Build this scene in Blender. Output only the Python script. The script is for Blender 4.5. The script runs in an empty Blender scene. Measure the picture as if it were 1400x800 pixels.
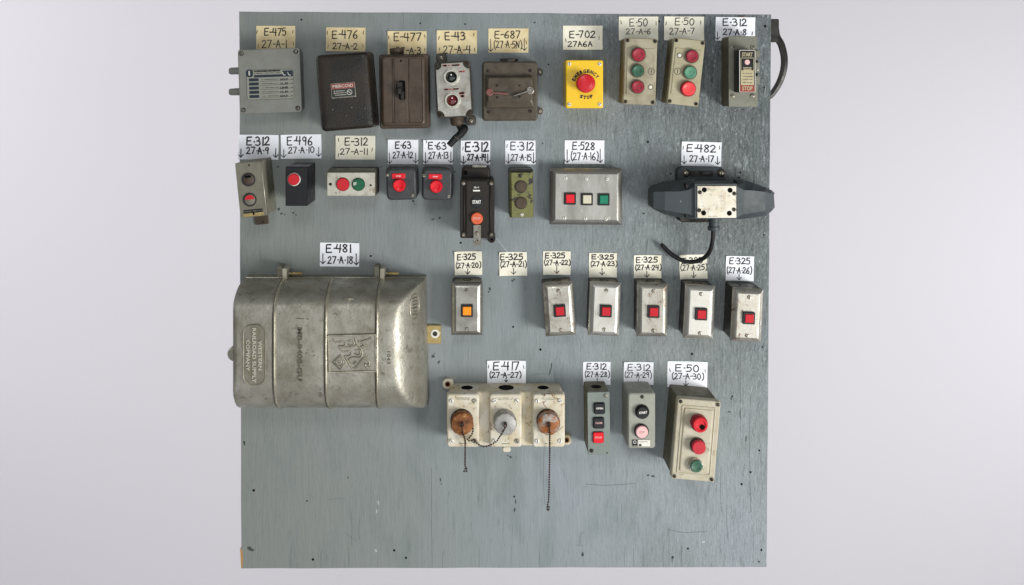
import bpy, bmesh, math, random
from mathutils import Vector, noise as mnoise
random.seed(27)
# ---------------------------------------------------------------- camera, world, lamps, exposure
S = 1/600.0                     # one unit of drawing = 1/600 m on the board's face
VX, VY, DC = 650.0, 110.0, 1300.0   # foot of the camera's axis on the board, camera distance (drawing units)
scn = bpy.context.scene
col = scn.collection
cam_d = bpy.data.cameras.new('camera'); cam = bpy.data.objects.new('camera', cam_d); col.objects.link(cam)
cam.location = ((VX-700)*S, -DC*S, (400-VY)*S); cam.rotation_euler = (math.radians(90), 0, 0)
cam_d.sensor_width = 36; cam_d.lens = 36*DC/1400
cam_d.shift_x = (700-VX)/1400; cam_d.shift_y = -(400-VY)/1400
cam_d.clip_start = .05; cam_d.clip_end = 60
scn.camera = cam
w_ = bpy.data.worlds.new('World'); scn.world = w_; w_.use_nodes = True
bg = w_.node_tree.nodes['Background']; bg.inputs[0].default_value = (.90, .96, 1.0, 1); bg.inputs[1].default_value = .16
def area(name, loc, target, size, power, color=(1,1,1), sy=None):
    l = bpy.data.lights.new(name, 'AREA'); l.size = size; l.energy = power; l.color = color
    if sy: l.shape = 'RECTANGLE'; l.size_y = sy
    o = bpy.data.objects.new(name, l); col.objects.link(o); o.location = loc
    o.rotation_euler = (Vector(target)-Vector(loc)).to_track_quat('-Z', 'Y').to_euler()
    return o
area('window_light', (2.6, -2.2, -.85), (0, 0, -.25), 1.1, 118, (1, .99, .96), 1.3)
area('fill_light', (.3, -4.0, -1.2), (-.1, 0, -.25), 3.8, 52, (.98, .99, 1))
area('ceiling_light', (-.2, -2.6, 1.7), (0, 0, 0), .6, 16, (1, 1, 1))
area('backdrop_light_left', (-3.8, .3, 1.2), (-2.6, 3.0, -.1), 1.8, 68, (1, .985, 1))
area('backdrop_light_right', (4.4, .7, -.5), (2.6, 3.0, -.2), 1.6, 44, (1, .975, 1))
vs = scn.view_settings; vs.view_transform = 'Standard'; vs.look = 'None'; vs.exposure = .1; vs.gamma = 1; vs.use_curve_mapping = False
scn.render.engine = 'CYCLES'

# ---------------------------------------------------------------- materials
def lin(h):
    if not isinstance(h, str): return tuple(h)+(1,)
    r = []
    for i in (0, 2, 4):
        c = int(h[i:i+2], 16)/255; r.append(c/12.92 if c <= .04045 else ((c+.055)/1.055)**2.4)
    return tuple(r)+(1,)
def N(nt, t, **kw):
    n = nt.nodes.new(t)
    for k, v in kw.items(): setattr(n, k, v)
    return n
def noise_node(nt, vec, rnd, scale, detail=4, rough=.6, dist=0):
    n = N(nt, 'ShaderNodeTexNoise', noise_dimensions='4D'); n.inputs['Scale'].default_value = scale
    n.inputs['Detail'].default_value = detail; n.inputs['Roughness'].default_value = rough; n.inputs['Distortion'].default_value = dist
    nt.links.new(vec, n.inputs['Vector']); nt.links.new(rnd, n.inputs['W']); return n.outputs['Fac']
def mrange(nt, v, a, b, c=0, d=1):
    m = N(nt, 'ShaderNodeMapRange'); m.clamp = True
    for i, x in zip(('From Min', 'From Max', 'To Min', 'To Max'), (a, b, c, d)): m.inputs[i].default_value = x
    nt.links.new(v, m.inputs['Value']); return m.outputs['Result']
def mixc(nt, f, a, b, blend='MIX'):
    m = N(nt, 'ShaderNodeMix', data_type='RGBA', blend_type=blend)
    for i, x in ((0, f), (6, a), (7, b)):
        if hasattr(x, 'links'): nt.links.new(x, m.inputs[i])
        else: m.inputs[i].default_value = x
    return m.outputs[2]
M = {}
def mat(name, base, rough=.5, metal=0, col2=None, amt=1, scale=60, stretch=(1, 1, 1), chip=None, chip_at=.66, chip_scale=170,
        chip_soft=.03, bump=.15, bump_scale=420, coat=0, rvar=.15, chip_metal=None, spec=.5):
    m = bpy.data.materials.new(name); m.use_nodes = True; nt = m.node_tree; b = nt.nodes['Principled BSDF']
    tc = N(nt, 'ShaderNodeTexCoord'); mp = N(nt, 'ShaderNodeMapping'); mp.inputs['Scale'].default_value = stretch
    nt.links.new(tc.outputs['Object'], mp.inputs['Vector']); vec = mp.outputs['Vector']
    oi = N(nt, 'ShaderNodeObjectInfo'); mu = N(nt, 'ShaderNodeMath', operation='MULTIPLY'); mu.inputs[1].default_value = 37
    nt.links.new(oi.outputs['Random'], mu.inputs[0]); rnd = mu.outputs[0]
    c = lin(base)
    n1 = noise_node(nt, vec, rnd, scale, 6, .65, .4)
    if col2: c = mixc(nt, mrange(nt, n1, .38, .66, 0, amt), c, lin(col2))
    metal_out = None
    if chip:
        n2 = noise_node(nt, vec, rnd, chip_scale, 6, .7, .6)
        f = mrange(nt, n2, chip_at-chip_soft, chip_at+chip_soft); c = mixc(nt, f, c, lin(chip))
        if chip_metal is not None: metal_out = mrange(nt, f, 0, 1, metal, chip_metal)
    if hasattr(c, 'links'): nt.links.new(c, b.inputs['Base Color'])
    else: b.inputs['Base Color'].default_value = c
    if metal_out: nt.links.new(metal_out, b.inputs['Metallic'])
    else: b.inputs['Metallic'].default_value = metal
    nt.links.new(mrange(nt, n1, .3, .7, max(.03, rough-rvar), min(1, rough+rvar)), b.inputs['Roughness'])
    b.inputs['Coat Weight'].default_value = coat; b.inputs['Specular IOR Level'].default_value = spec
    if bump:
        n3 = noise_node(nt, vec, rnd, bump_scale, 5, .65)
        bp = N(nt, 'ShaderNodeBump'); bp.inputs['Strength'].default_value = bump; bp.inputs['Distance'].default_value = .0015
        nt.links.new(n3, bp.inputs['Height']); nt.links.new(bp.outputs[0], b.inputs['Normal'])
    M[name] = m; return m
mat('paper_white', 'f0f2f7', .75, col2='e4e7ee', scale=20, bump=.04, rvar=.05)
mat('paper_cream', 'efecdc', .75, col2='e2dcc5', scale=22, chip='bfae8c', chip_at=.74, chip_scale=60, chip_soft=.06, bump=.05, rvar=.05)
mat('paper_yellow', 'e6d7ae', .75, col2='cdb888', scale=24, chip='b09a68', chip_at=.72, chip_scale=70, chip_soft=.06, bump=.05, rvar=.05)
mat('ink', '15151a', .6, bump=0)
mat('ink_faded', '2e2c2a', .6, bump=0)
mat('dark_hole', '0a0908', .9, bump=0, spec=.1)
mat('rim_dark', '2c2f30', .8, bump=0)  # dark grey of screw sockets and button bezels
mat('grey_enclosure', '7f807a', .5, col2='74756d', scale=30, chip='5f5c50', chip_at=.7, bump=.08)
mat('plate_grey', '87887e', .45, bump=.02)
mat('print_navy', '14242f', .45, bump=0)
mat('print_dark', '1e1f1c', .5, bump=0)
mat('print_red', '8a3226', .5, bump=0)
mat('print_white', 'e8e6df', .5, bump=0)
mat('screw_steel', 'b5afa0', .35, .8, col2='5a5348', scale=200, bump=.2)
mat('screw_dark', '55504a', .45, 1, col2='2c2824', scale=200, bump=.2)
mat('screw_white', 'd8d5cc', .4, 0, bump=.05)
mat('black_crinkle', '161512', .36, col2='2b2116', scale=12, chip='8a8578', chip_at=.7, chip_scale=240, chip_soft=.015, bump=1, bump_scale=330, coat=.1, spec=.35)
mat('brown_flange', '4b3c2a', .6, col2='33291d', scale=50, bump=.3)
mat('brown_paint', '4a3c30', .5, col2='372a1e', scale=26, chip='6e5c48', chip_at=.66, chip_scale=150, bump=.3)
mat('dark_iron', '35312c', .5, .5, col2='221f1b', scale=80, bump=.4)
mat('cast_steel', 'aeaca4', .32, .75, col2='8a867c', scale=50, chip='8c4438', chip_at=.68, chip_scale=90, chip_soft=.05, bump=.08, chip_metal=.2)
mat('dull_lid', '4a463f', .45, .4, col2='3c3024', scale=60, chip='7c4136', chip_at=.7, chip_scale=110, bump=.25)
mat('olive_brown', '4b4233', .55, col2='372f22', scale=40, chip='7b776a', chip_at=.75, chip_scale=170, bump=.25)
mat('red_worn', '7c3a34', .55, col2='6b5a52', scale=160, bump=.3)
mat('safety_yellow', 'edc306', .38, col2='e6b904', scale=30, bump=.03, coat=.2)
mat('red_plastic', 'c3202b', .34, bump=.03, rvar=.05, spec=.3)
mat('red_bright', 'd91826', .3, bump=.02, rvar=.05, spec=.3)
mat('red_dull', 'a02c3a', .5, col2='7e2433', scale=140, bump=.12, spec=.3)
mat('red_vivid', 'f2504f', .35, col2='e3383c', scale=120, bump=.05, spec=.3)  # plain bright red plastic, no emission
mat('red_dark_glass', '5a0d10', .12, bump=0, coat=.6, rvar=.03)
mat('black_glass', '101714', .12, bump=0, coat=.6, rvar=.03)
mat('red_lens', 'ba1422', .3, bump=.02, rvar=.05, spec=.3)
mat('amber_lens', 'f3920c', .3, bump=.02, rvar=.05, spec=.3)
mat('green_dull', '3c6650', .45, col2='2f5242', scale=140, bump=.12, spec=.3)
mat('green_light', '5f9277', .45, col2='4b7c64', scale=140, bump=.12, spec=.3)
mat('green_lens', '117a5b', .3, bump=.02, rvar=.05, spec=.3)
mat('green_deep', '1f6543', .4, col2='17523a', scale=140, bump=.1, spec=.3)
mat('ivory_lens', 'c9c4ac', .4, bump=.03)
mat('pink_cap', 'd8a9a8', .5, col2='e2bdba', scale=140, bump=.05)
mat('orange_cap', 'd9643a', .42, col2='c9532c', scale=120, bump=.06)
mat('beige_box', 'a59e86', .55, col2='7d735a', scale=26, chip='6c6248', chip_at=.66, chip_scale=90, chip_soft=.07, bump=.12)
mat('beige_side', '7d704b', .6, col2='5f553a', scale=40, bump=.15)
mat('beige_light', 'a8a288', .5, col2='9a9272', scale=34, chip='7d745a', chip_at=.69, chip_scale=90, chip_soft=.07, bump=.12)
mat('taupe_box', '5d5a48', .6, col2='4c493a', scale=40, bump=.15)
mat('grey_green_metal', '85857a', .42, .55, col2='6f6e60', scale=50, chip='a5a394', chip_at=.69, chip_scale=100, bump=.15)
mat('grey_paint', '7b7869', .5, .15, col2='6b685a', scale=45, chip='918e80', chip_at=.71, chip_scale=140, bump=.15)
mat('bare_edge', 'c9c5b4', .35, .8, bump=.2)
mat('black_plastic', '131416', .42, col2='1a1b1d', scale=60, bump=.08, spec=.35)
mat('charcoal_plastic', '3c3f40', .55, col2='333637', scale=50, bump=.12)
mat('slate_plastic', '2f383c', .55, col2='394144', scale=34, chip='5a6467', chip_at=.73, chip_scale=120, bump=.15)
mat('chrome_ring', 'c9c5bb', .2, 1, bump=.03, rvar=.08)
mat('ring_silver', 'c6c3b8', .4, .3, col2='9c988c', scale=120, bump=.05)
mat('aged_white', 'b8ad8c', .5, col2='a0956f', scale=120, bump=.05)
mat('light_ink', 'b9b9ae', .5, bump=0)
mat('red_mid', 'bd2a37', .4, col2='a8242f', scale=140, bump=.08, spec=.3)
mat('grey_ring', '6f6857', .5, .1, col2='5a5344', scale=120, bump=.1)
mat('worn_white_face', 'aeab9c', .5, col2='c0beb0', scale=50, chip='6a4a34', chip_at=.615, chip_scale=60, chip_soft=.05, bump=.3)
mat('brown_cast', '231e1a', .6, .0, col2='2e2722', scale=60, bump=.25, spec=.3)
mat('strap_steel', '8f8c84', .4, .9, col2='6f6b61', scale=120, bump=.2)
mat('camo_paint', '70703f', .6, col2='6c6b3e', scale=60, chip='2d2a24', chip_at=.56, chip_scale=62, chip_soft=.02, bump=.45)
mat('dark_frame', '37352f', .55, .3, col2='45433a', scale=60, bump=.25)
mat('stainless', 'a9a7a1', .33, .85, col2='8b8982', scale=26, stretch=(1, 1, .35), chip='c4c1b8', chip_at=.67, chip_scale=90, chip_soft=.08, bump=.12, bump_scale=160)
mat('stainless_dim_reflection', '97958e', .34, .8, col2='7f7c75', scale=26, chip='aaa79f', chip_at=.67, chip_scale=90, chip_soft=.08, bump=.08, bump_scale=160)  # darker copy of the steel: a dimmer reflection put into the colour
mat('stainless_bright_reflection', 'cac8c1', .36, .82, col2='b0ada4', scale=22, chip='8a8478', chip_at=.7, chip_scale=90, chip_soft=.08, bump=.14, bump_scale=160)  # paler copy of the steel: a bright reflection put into the colour
mat('stainless_worn', 'b9b6ac', .36, .8, col2='938e83', scale=30, chip='6a5244', chip_at=.61, chip_scale=60, chip_soft=.05, bump=.25, bump_scale=200)
mat('back_box', '5c5850', .45, .75, col2='45423b', scale=60, bump=.2)
mat('valve_plate', 'dcd7c9', .4, .2, col2='c9c0a9', scale=40, chip='7d6c4e', chip_at=.6, chip_scale=38, chip_soft=.08, bump=.1)
mat('rubber', '0e0e0f', .55, bump=.15, spec=.35)
mat('cast_aluminium', 'a6a398', .45, .6, col2='827e70', scale=18, chip='5c574a', chip_at=.645, chip_scale=60, chip_soft=.08, bump=.7, bump_scale=130, rvar=.1)
mat('cast_dirty', '89857a', .5, .5, col2='78745f', scale=60, bump=.4)
mat('cast_ridge', 'b0ab9a', .36, .7, col2='8c8777', scale=60, bump=.3)
mat('cast_groove_shade', '5d594d', .6, .4, col2='6e6a5c', scale=90, bump=.3)  # dark metal for grimy lettering and nicks, and for the bands' painted shadow
mat('brass_tab', 'b09c66', .5, .3, col2='8a7440', scale=120, chip='dbd3b4', chip_at=.6, chip_scale=120, bump=.3)
mat('white_cast', 'd0ccbd', .6, col2='bfb08d', scale=26, chip='7d5e3a', chip_at=.61, chip_scale=75, chip_soft=.05, bump=.4)
mat('rust', '935a28', .7, .0, col2='4f2c14', scale=50, chip='b58a58', chip_at=.61, chip_scale=70, bump=.7)
mat('rust_silver', 'a5a39c', .5, .3, col2='6d3a1c', scale=24, chip='8f5424', chip_at=.47, chip_scale=34, bump=.5)
mat('silver_worn', 'a9a8a4', .45, .45, col2='8f8d88', scale=60, chip='6f6a62', chip_at=.64, chip_scale=80, bump=.5)
mat('chain_iron', '3b2a24', .55, .4, bump=0)
mat('sage_box', '77807a', .5, col2='6d766f', scale=34, bump=.08)
mat('stone_box', '94958a', .48, col2='888a7e', scale=34, chip='aaab9f', chip_at=.71, bump=.1)
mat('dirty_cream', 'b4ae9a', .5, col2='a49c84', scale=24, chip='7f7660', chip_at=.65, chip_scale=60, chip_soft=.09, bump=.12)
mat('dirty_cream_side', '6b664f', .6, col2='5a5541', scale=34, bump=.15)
mat('bare_wood', 'c39b63', .7, col2='9a7240', scale=60, stretch=(4, 4, .5), bump=.3)
mat('paint_chip', '2f3535', .8, col2='4a5252', scale=200, bump=.2)
mat('pale_scratch', 'a9b3b6', .7, bump=0)
mat('dark_scuff', '66706e', .8, bump=0)
mat('ply_edge', '8f9aa0', .7, col2='6d777b', scale=20, bump=.2)
mat('black_handle', '23211f', .45, .3, col2='35312c', scale=60, bump=.2)

def board_material():
    m = bpy.data.materials.new('weathered_board_paint'); m.use_nodes = True; nt = m.node_tree; b = nt.nodes['Principled BSDF']
    tc = N(nt, 'ShaderNodeTexCoord')
    def mp(s):
        q = N(nt, 'ShaderNodeMapping'); q.inputs['Scale'].default_value = s; nt.links.new(tc.outputs['Object'], q.inputs['Vector']); return q.outputs[0]
    v0 = N(nt, 'ShaderNodeValue'); v0.outputs[0].default_value = 2.7; W = v0.outputs[0]
    grain = noise_node(nt, mp((170, 1, 26)), W, 1, 6, .7, .5)
    grain2 = noise_node(nt, mp((75, 1, 5)), W, 1, 5, .6, .8)
    big = noise_node(nt, mp((2.2, 1, 1.6)), W, 1, 3, .5)
    blotch = noise_node(nt, mp((14, 1, 6)), W, 1, 5, .6, .6)
    fine = noise_node(nt, mp((260, 1, 95)), W, 1, 4, .7)
    sep = N(nt, 'ShaderNodeSeparateXYZ'); nt.links.new(tc.outputs['Object'], sep.inputs[0])
    # worn zone: towards the right edge and the top right
    wx = mrange(nt, sep.outputs[0], -.15, .6); wz = mrange(nt, sep.outputs[2], -.35, .62, .35, 1)
    wm = N(nt, 'ShaderNodeMath', operation='MULTIPLY'); nt.links.new(wx, wm.inputs[0]); nt.links.new(wz, wm.inputs[1])
    wear = mrange(nt, wm.outputs[0], .1, .75)
    c = mixc(nt, mrange(nt, big, .35, .65), lin('808786'), lin('868e94'))
    gx = mrange(nt, sep.outputs[0], -.55, .1, 1, 0)
    c = mixc(nt, gx, c, lin('7e837f'))
    c = mixc(nt, mrange(nt, blotch, .48, .72, 0, .7), c, lin('6f7978'))
    c = mixc(nt, mrange(nt, grain, .56, .72, 0, .42), c, lin('5a6362'))
    f = N(nt, 'ShaderNodeMath', operation='MULTIPLY'); nt.links.new(mrange(nt, grain, .52, .62), f.inputs[0]); nt.links.new(wear, f.inputs[1])
    c = mixc(nt, f.outputs[0], c, lin('5c6262'))
    f3 = N(nt, 'ShaderNodeMath', operation='MULTIPLY'); nt.links.new(mrange(nt, noise_node(nt, mp((34, 1, 13)), W, 1, 6, .75, .8), .5, .64, 0, .5), f3.inputs[0]); nt.links.new(wear, f3.inputs[1])
    c = mixc(nt, f3.outputs[0], c, lin('74777a'))
    f2 = N(nt, 'ShaderNodeMath', operation='MULTIPLY'); nt.links.new(mrange(nt, fine, .54, .66, 0, .75), f2.inputs[0]); nt.links.new(wear, f2.inputs[1])
    c = mixc(nt, f2.outputs[0], c, lin('a9b1b3'))
    crack = noise_node(nt, mp((150, 1, 3.0)), W, 1, 2, .4, .2)
    a1 = mrange(nt, crack, .498, .506); a2 = mrange(nt, crack, .506, .514, 1, 0)
    cm = N(nt, 'ShaderNodeMath', operation='MULTIPLY'); nt.links.new(a1, cm.inputs[0]); nt.links.new(a2, cm.inputs[1])
    gate = noise_node(nt, mp((9, 1, 5)), W, 1, 2, .5)
    cg = N(nt, 'ShaderNodeMath', operation='MULTIPLY'); nt.links.new(cm.outputs[0], cg.inputs[0]); nt.links.new(mrange(nt, gate, .52, .64, 0, .45), cg.inputs[1])
    c = mixc(nt, cg.outputs[0], c, lin('4b5455'))
    nt.links.new(c, b.inputs['Base Color'])
    nt.links.new(mrange(nt, blotch, .3, .7, .42, .62), b.inputs['Roughness']); b.inputs['Specular IOR Level'].default_value = .4
    h = N(nt, 'ShaderNodeMath', operation='ADD'); nt.links.new(grain, h.inputs[0])
    h2 = N(nt, 'ShaderNodeMath', operation='MULTIPLY'); nt.links.new(grain2, h2.inputs[0]); h2.inputs[1].default_value = .9; nt.links.new(h2.outputs[0], h.inputs[1])
    h3 = N(nt, 'ShaderNodeMath', operation='SUBTRACT'); nt.links.new(h.outputs[0], h3.inputs[0]); nt.links.new(cg.outputs[0], h3.inputs[1])
    flk = noise_node(nt, mp((120, 1, 55)), W, 1, 6, .75, 1.2)
    fw = N(nt, 'ShaderNodeMath', operation='MULTIPLY'); nt.links.new(mrange(nt, flk, .42, .6, 0, 1.5), fw.inputs[0]); nt.links.new(wear, fw.inputs[1])
    h4 = N(nt, 'ShaderNodeMath', operation='ADD'); nt.links.new(h3.outputs[0], h4.inputs[0]); nt.links.new(fw.outputs[0], h4.inputs[1]); h3 = h4
    bp = N(nt, 'ShaderNodeBump'); bp.inputs['Distance'].default_value = .0019
    nt.links.new(mrange(nt, wear, 0, 1, .5, 1), bp.inputs['Strength'])
    nt.links.new(h3.outputs[0], bp.inputs['Height']); nt.links.new(bp.outputs[0], b.inputs['Normal'])
    M['board'] = m
board_material()
def backdrop_material():
    m = bpy.data.materials.new('backdrop_paper'); m.use_nodes = True; b = m.node_tree.nodes['Principled BSDF']
    b.inputs['Base Color'].default_value = lin('e4e1e6'); b.inputs['Roughness'].default_value = .95; b.inputs['Specular IOR Level'].default_value = .1
    M['backdrop'] = m
backdrop_material()

# ---------------------------------------------------------------- mesh tools (local frame: u right, v up, w towards the viewer)
def rrect(cx, cy, w, h, r, seg=4):
    r = max(.01, min(r, w/2-.01, h/2-.01)); pts = []
    for (sx, sy, a0) in ((1, 1, 0), (-1, 1, 90), (-1, -1, 180), (1, -1, 270)):
        for i in range(seg+1):
            a = math.radians(a0+90*i/seg); pts.append((cx+sx*(w/2-r)+r*math.cos(a), cy+sy*(h/2-r)+r*math.sin(a)))
    return pts
def circ(cx, cy, r, seg=24): return [(cx+r*math.cos(2*math.pi*i/seg), cy+r*math.sin(2*math.pi*i/seg)) for i in range(seg)]
class MB:
    def __init__(s): s.v = []; s.f = []
    def loops(s, L, cap0=True, cap1=True):
        n = len(L[0]); b = len(s.v)
        for l in L: s.v += [tuple(p) for p in l]
        for k in range(len(L)-1):
            for i in range(n):
                j = (i+1) % n; s.f.append((b+k*n+i, b+k*n+j, b+(k+1)*n+j, b+(k+1)*n+i))
        if cap0: s.f.append(tuple(b+i for i in range(n))[::-1])
        if cap1: s.f.append(tuple(b+(len(L)-1)*n+i for i in range(n)))
        return s
    def rr(s, cx, cy, w, h, r, levels, seg=4, ox=0, oy=0):
        return s.loops([[(x, y, z) for x, y in rrect(cx, cy, w-2*i, h-2*i, max(.05, r-i*.6), seg)] for z, i in levels])
    def lathe(s, cx, cy, prof, seg=24, axis='w', cz=0):
        L = []
        for r, z in prof:
            l = []
            for a, b in circ(0, 0, max(r, .001), seg):
                if axis == 'w': l.append((cx+a, cy+b, z))
                elif axis == 'v': l.append((cx+a, cy+z, cz+b))
                else: l.append((cx+z, cy+a, cz+b))
            L.append(l)
        return s.loops(L)
    def poly(s, pts, w0, w1, ch=0):
        if ch:
            cx = sum(p[0] for p in pts)/len(pts); cy = sum(p[1] for p in pts)/len(pts)
            m = max(math.hypot(p[0]-cx, p[1]-cy) for p in pts); k = 1-ch/m
            return s.loops([[(x, y, w0) for x, y in pts], [(x, y, w1-ch) for x, y in pts], [(cx+(x-cx)*k, cy+(y-cy)*k, w1) for x, y in pts]])
        return s.loops([[(x, y, w0) for x, y in pts], [(x, y, w1) for x, y in pts]])
    def tube(s, path, r, seg=8, flat=1.0):
        P = [Vector(p) for p in path]; L = []; ref = None
        for i, p in enumerate(P):
            t = (P[min(i+1, len(P)-1)]-P[max(i-1, 0)]).normalized()
            if ref is None: ref = Vector((0, 0, 1)) if abs(t.z) < .9 else Vector((1, 0, 0))
            a = t.cross(ref).normalized(); b = a.cross(t).normalized(); ref = b
            rr = r[i] if isinstance(r, (list, tuple)) else r
            L.append([tuple(p+a*math.cos(2*math.pi*k/seg)*rr+b*math.sin(2*math.pi*k/seg)*rr*flat) for k in range(seg)])
        return s.loops(L)
    def ball(s, c, r, seg=6, rings=4):
        return s.loops([[(c[0]+r*math.sin(math.pi*k/rings)*math.cos(2*math.pi*i/seg), c[1]+r*math.sin(math.pi*k/rings)*math.sin(2*math.pi*i/seg), c[2]-r*math.cos(math.pi*k/rings)) for i in range(seg)]
                        for k in [.15]+list(range(1, rings))+[rings-.15]])
    def ribbon(s, pts, th, w, h=.12):
        P = [Vector((p[0], p[1])) for p in pts]; Lf = []; Rt = []
        for i, p in enumerate(P):
            t = P[min(i+1, len(P)-1)]-P[max(i-1, 0)]
            if t.length < 1e-6: t = Vector((1, 0))
            t.normalize(); n = Vector((-t.y, t.x))*th/2*(1+random.uniform(-.12, .12)); q = p.copy()
            if i == 0: q = p-t*th*.4
            if i == len(P)-1: q = p+t*th*.4
            Lf.append(q+n); Rt.append(q-n)
        b = len(s.v); n = len(P)
        for q in Lf: s.v.append((q.x, q.y, w+h))
        for q in Rt: s.v.append((q.x, q.y, w+h))
        for i in range(n-1): s.f.append((b+n+i, b+n+i+1, b+i+1, b+i))
        return s
    def text(s, txt, cx, cy, width, height, w, rot=0, bold=.0, depth=0):
        vs_, fs_ = text_mesh(txt, bold)
        x0 = min(v[0] for v in vs_); x1 = max(v[0] for v in vs_); y0 = min(v[1] for v in vs_); y1 = max(v[1] for v in vs_)
        kx = width/(x1-x0); ky = height/(y1-y0); c, sn = math.cos(math.radians(rot)), math.sin(math.radians(rot)); b = len(s.v)
        for v in vs_:
            X = (v[0]-(x0+x1)/2)*kx; Y = (v[1]-(y0+y1)/2)*ky
            s.v.append((cx+X*c-Y*sn, cy+X*sn+Y*c, w+.12+(depth if v[2] > .001 else 0)))
        for f in fs_: s.f.append(tuple(b+i for i in f))
        return s
    def mesh(s, name, m, smooth=35, recalc=True):
        me = bpy.data.meshes.new(name); me.from_pydata([(x*S, -w*S, y*S) for x, y, w in s.v], [], s.f)
        if recalc:
            bm = bmesh.new(); bm.from_mesh(me); bmesh.ops.recalc_face_normals(bm, faces=bm.faces); bm.to_mesh(me); bm.free()
        for p in me.polygons: p.use_smooth = smooth > 0
        if smooth > 0: me.set_sharp_from_angle(angle=math.radians(smooth))
        for p in me.polygons:
            if len(p.vertices) > 4: p.use_smooth = False      # caps stay flat
        me.materials.append(M[m]); me.update(); return me
_tc = {}
def text_mesh(txt, bold=0.0):
    k = (txt, bold)
    if k not in _tc:
        cu = bpy.data.curves.new('lettering', 'FONT'); cu.body = txt; cu.size = 1; cu.resolution_u = 2; cu.offset = bold
        ob = bpy.data.objects.new('lettering', cu); col.objects.link(ob); bpy.context.view_layer.update()
        me = bpy.data.meshes.new_from_object(ob.evaluated_get(bpy.context.evaluated_depsgraph_get()))
        _tc[k] = ([tuple(v.co) for v in me.vertices], [tuple(p.vertices) for p in me.polygons])
        bpy.data.objects.remove(ob); bpy.data.curves.remove(cu); bpy.data.meshes.remove(me)
    return _tc[k]
def unproj(px, py, w): f = (DC-w)/DC; return VX+(px-VX)*f, VY+(py-VY)*f
class Dev:
    """a thing on the board: Empty at its base, parts as children"""
    def __init__(s, name, label, cat, cx, cy, d, rot=0, group=None):
        s.d = d; s.rot = math.radians(rot); s.bx, s.by = unproj(cx, cy, d); s.f = (DC-d)/DC
        o = s.o = bpy.data.objects.new(name, None); col.objects.link(o); o.empty_display_size = .02
        o.location = ((s.bx-700)*S, 0, (400-s.by)*S); o.rotation_euler = (0, -s.rot, 0)
        o['label'] = label; o['category'] = cat
        if group: o['group'] = group
    def P(s, px, py, w=None):
        w = s.d if w is None else w; x, y = unproj(px, py, w); dx, dy = x-s.bx, s.by-y
        c, n = math.cos(-s.rot), math.sin(-s.rot); return (dx*c-dy*n, dx*n+dy*c)
    def P3(s, px, py, w): return s.P(px, py, w)+(w,)
    def part(s, name, mb, m, parent=None, label=None, smooth=35, recalc=True, kind=None):
        me = mb if isinstance(mb, bpy.types.Mesh) else mb.mesh(name, m, smooth, recalc)
        o = bpy.data.objects.new(name, me); col.objects.link(o); o.parent = parent or s.o
        if label: o['label'] = label
        if kind: o['kind'] = kind
        return o
    def put(s, name, me, u, v, w, k=1, ang=0, parent=None, label=None):
        o = bpy.data.objects.new(name, me); col.objects.link(o); o.parent = parent or s.o
        o.location = (u*S, -w*S, v*S); o.scale = (k, k, k); o.rotation_euler = (0, ang, 0)
        if label: o['label'] = label
        return o
    def screw(s, px, py, w=None, r=2.4, kind='screw_steel', name='screw', parent=None):
        w = s.d if w is None else w; u, v = s.P(px, py, w); return s.put(name, SCREW[kind], u, v, w, r, random.uniform(0, 3), parent)
    def screw_l(s, u, v, w, r=2.4, kind='screw_steel', name='screw', parent=None):
        return s.put(name, SCREW[kind], u, v, w, r, random.uniform(0, 3), parent)
    def button(s, px, py, r, h, m, w=None, ring=None, ring_r=1.2, ring_h=2, flat=True, seg=28, label=None, concave=0):
        """px, py, r as seen on the cap; returns the cap"""
        w = s.d if w is None else w; u, v = s.P(px, py, w+h); r = r*(DC-w-h)/DC; par = None
        if ring:
            rr = r*ring_r; par = s.part('bezel', MB().lathe(u, v, [(rr, w-.5), (rr, w+ring_h-.6), (rr-.6, w+ring_h), (r+.5, w+ring_h), (r+.3, w+ring_h-1.2), (r*.5, w+ring_h-1.3)], seg), ring)
        prof = [(r*.98, w-.4), (r, w+h*.5), (r, w+h-.9), (r-.9, w+h)]
        if concave: prof += [(r*.72, w+h), (r*.62, w+h-concave), (r*.2, w+h-concave*1.3), (.01, w+h-concave*1.3)]
        elif not flat: prof = [(r*.98, w-.4), (r, w+h*.4), (r*.9, w+h*.75), (r*.6, w+h*.95), (.01, w+h)]
        else: prof += [(.01, w+h)]
        return s.part('push_button', MB().lathe(u, v, prof, seg), m, label=label)
def screw_mesh(m):
    mb = MB(); mb.lathe(0, 0, [(1, 0), (1, .25), (.8, .5), (.55, .55), (.01, .56)], 14)
    b = MB(); me = mb.mesh('screw', m)
    # slot: a dark strip
    bm = bmesh.new(); bm.from_mesh(me)
    q = [(-.78, -.13), (.78, -.13), (.78, .13), (-.78, .13)]
    vs2 = [bm.verts.new((x*S, -.6*S, y*S)) for x, y in q]; f = bm.faces.new(vs2); f.material_index = 1
    bm.normal_update()
    if f.normal.y > 0: f.normal_flip()
    bm.to_mesh(me); bm.free(); me.materials.append(M['dark_hole']); return me
SCREW = {k: screw_mesh(k) for k in ('screw_steel', 'screw_dark', 'screw_white')}
def fakeprint(mb, u0, u1, v, h, w, rnd=random):
    u = u0
    while u < u1:
        l = rnd.uniform(.5, 1.3)
        if rnd.random() < .84: mb.ribbon([(u, v), (u+l*.8, v)], h*rnd.uniform(.6, 1), w)
        u += l+.2
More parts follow.
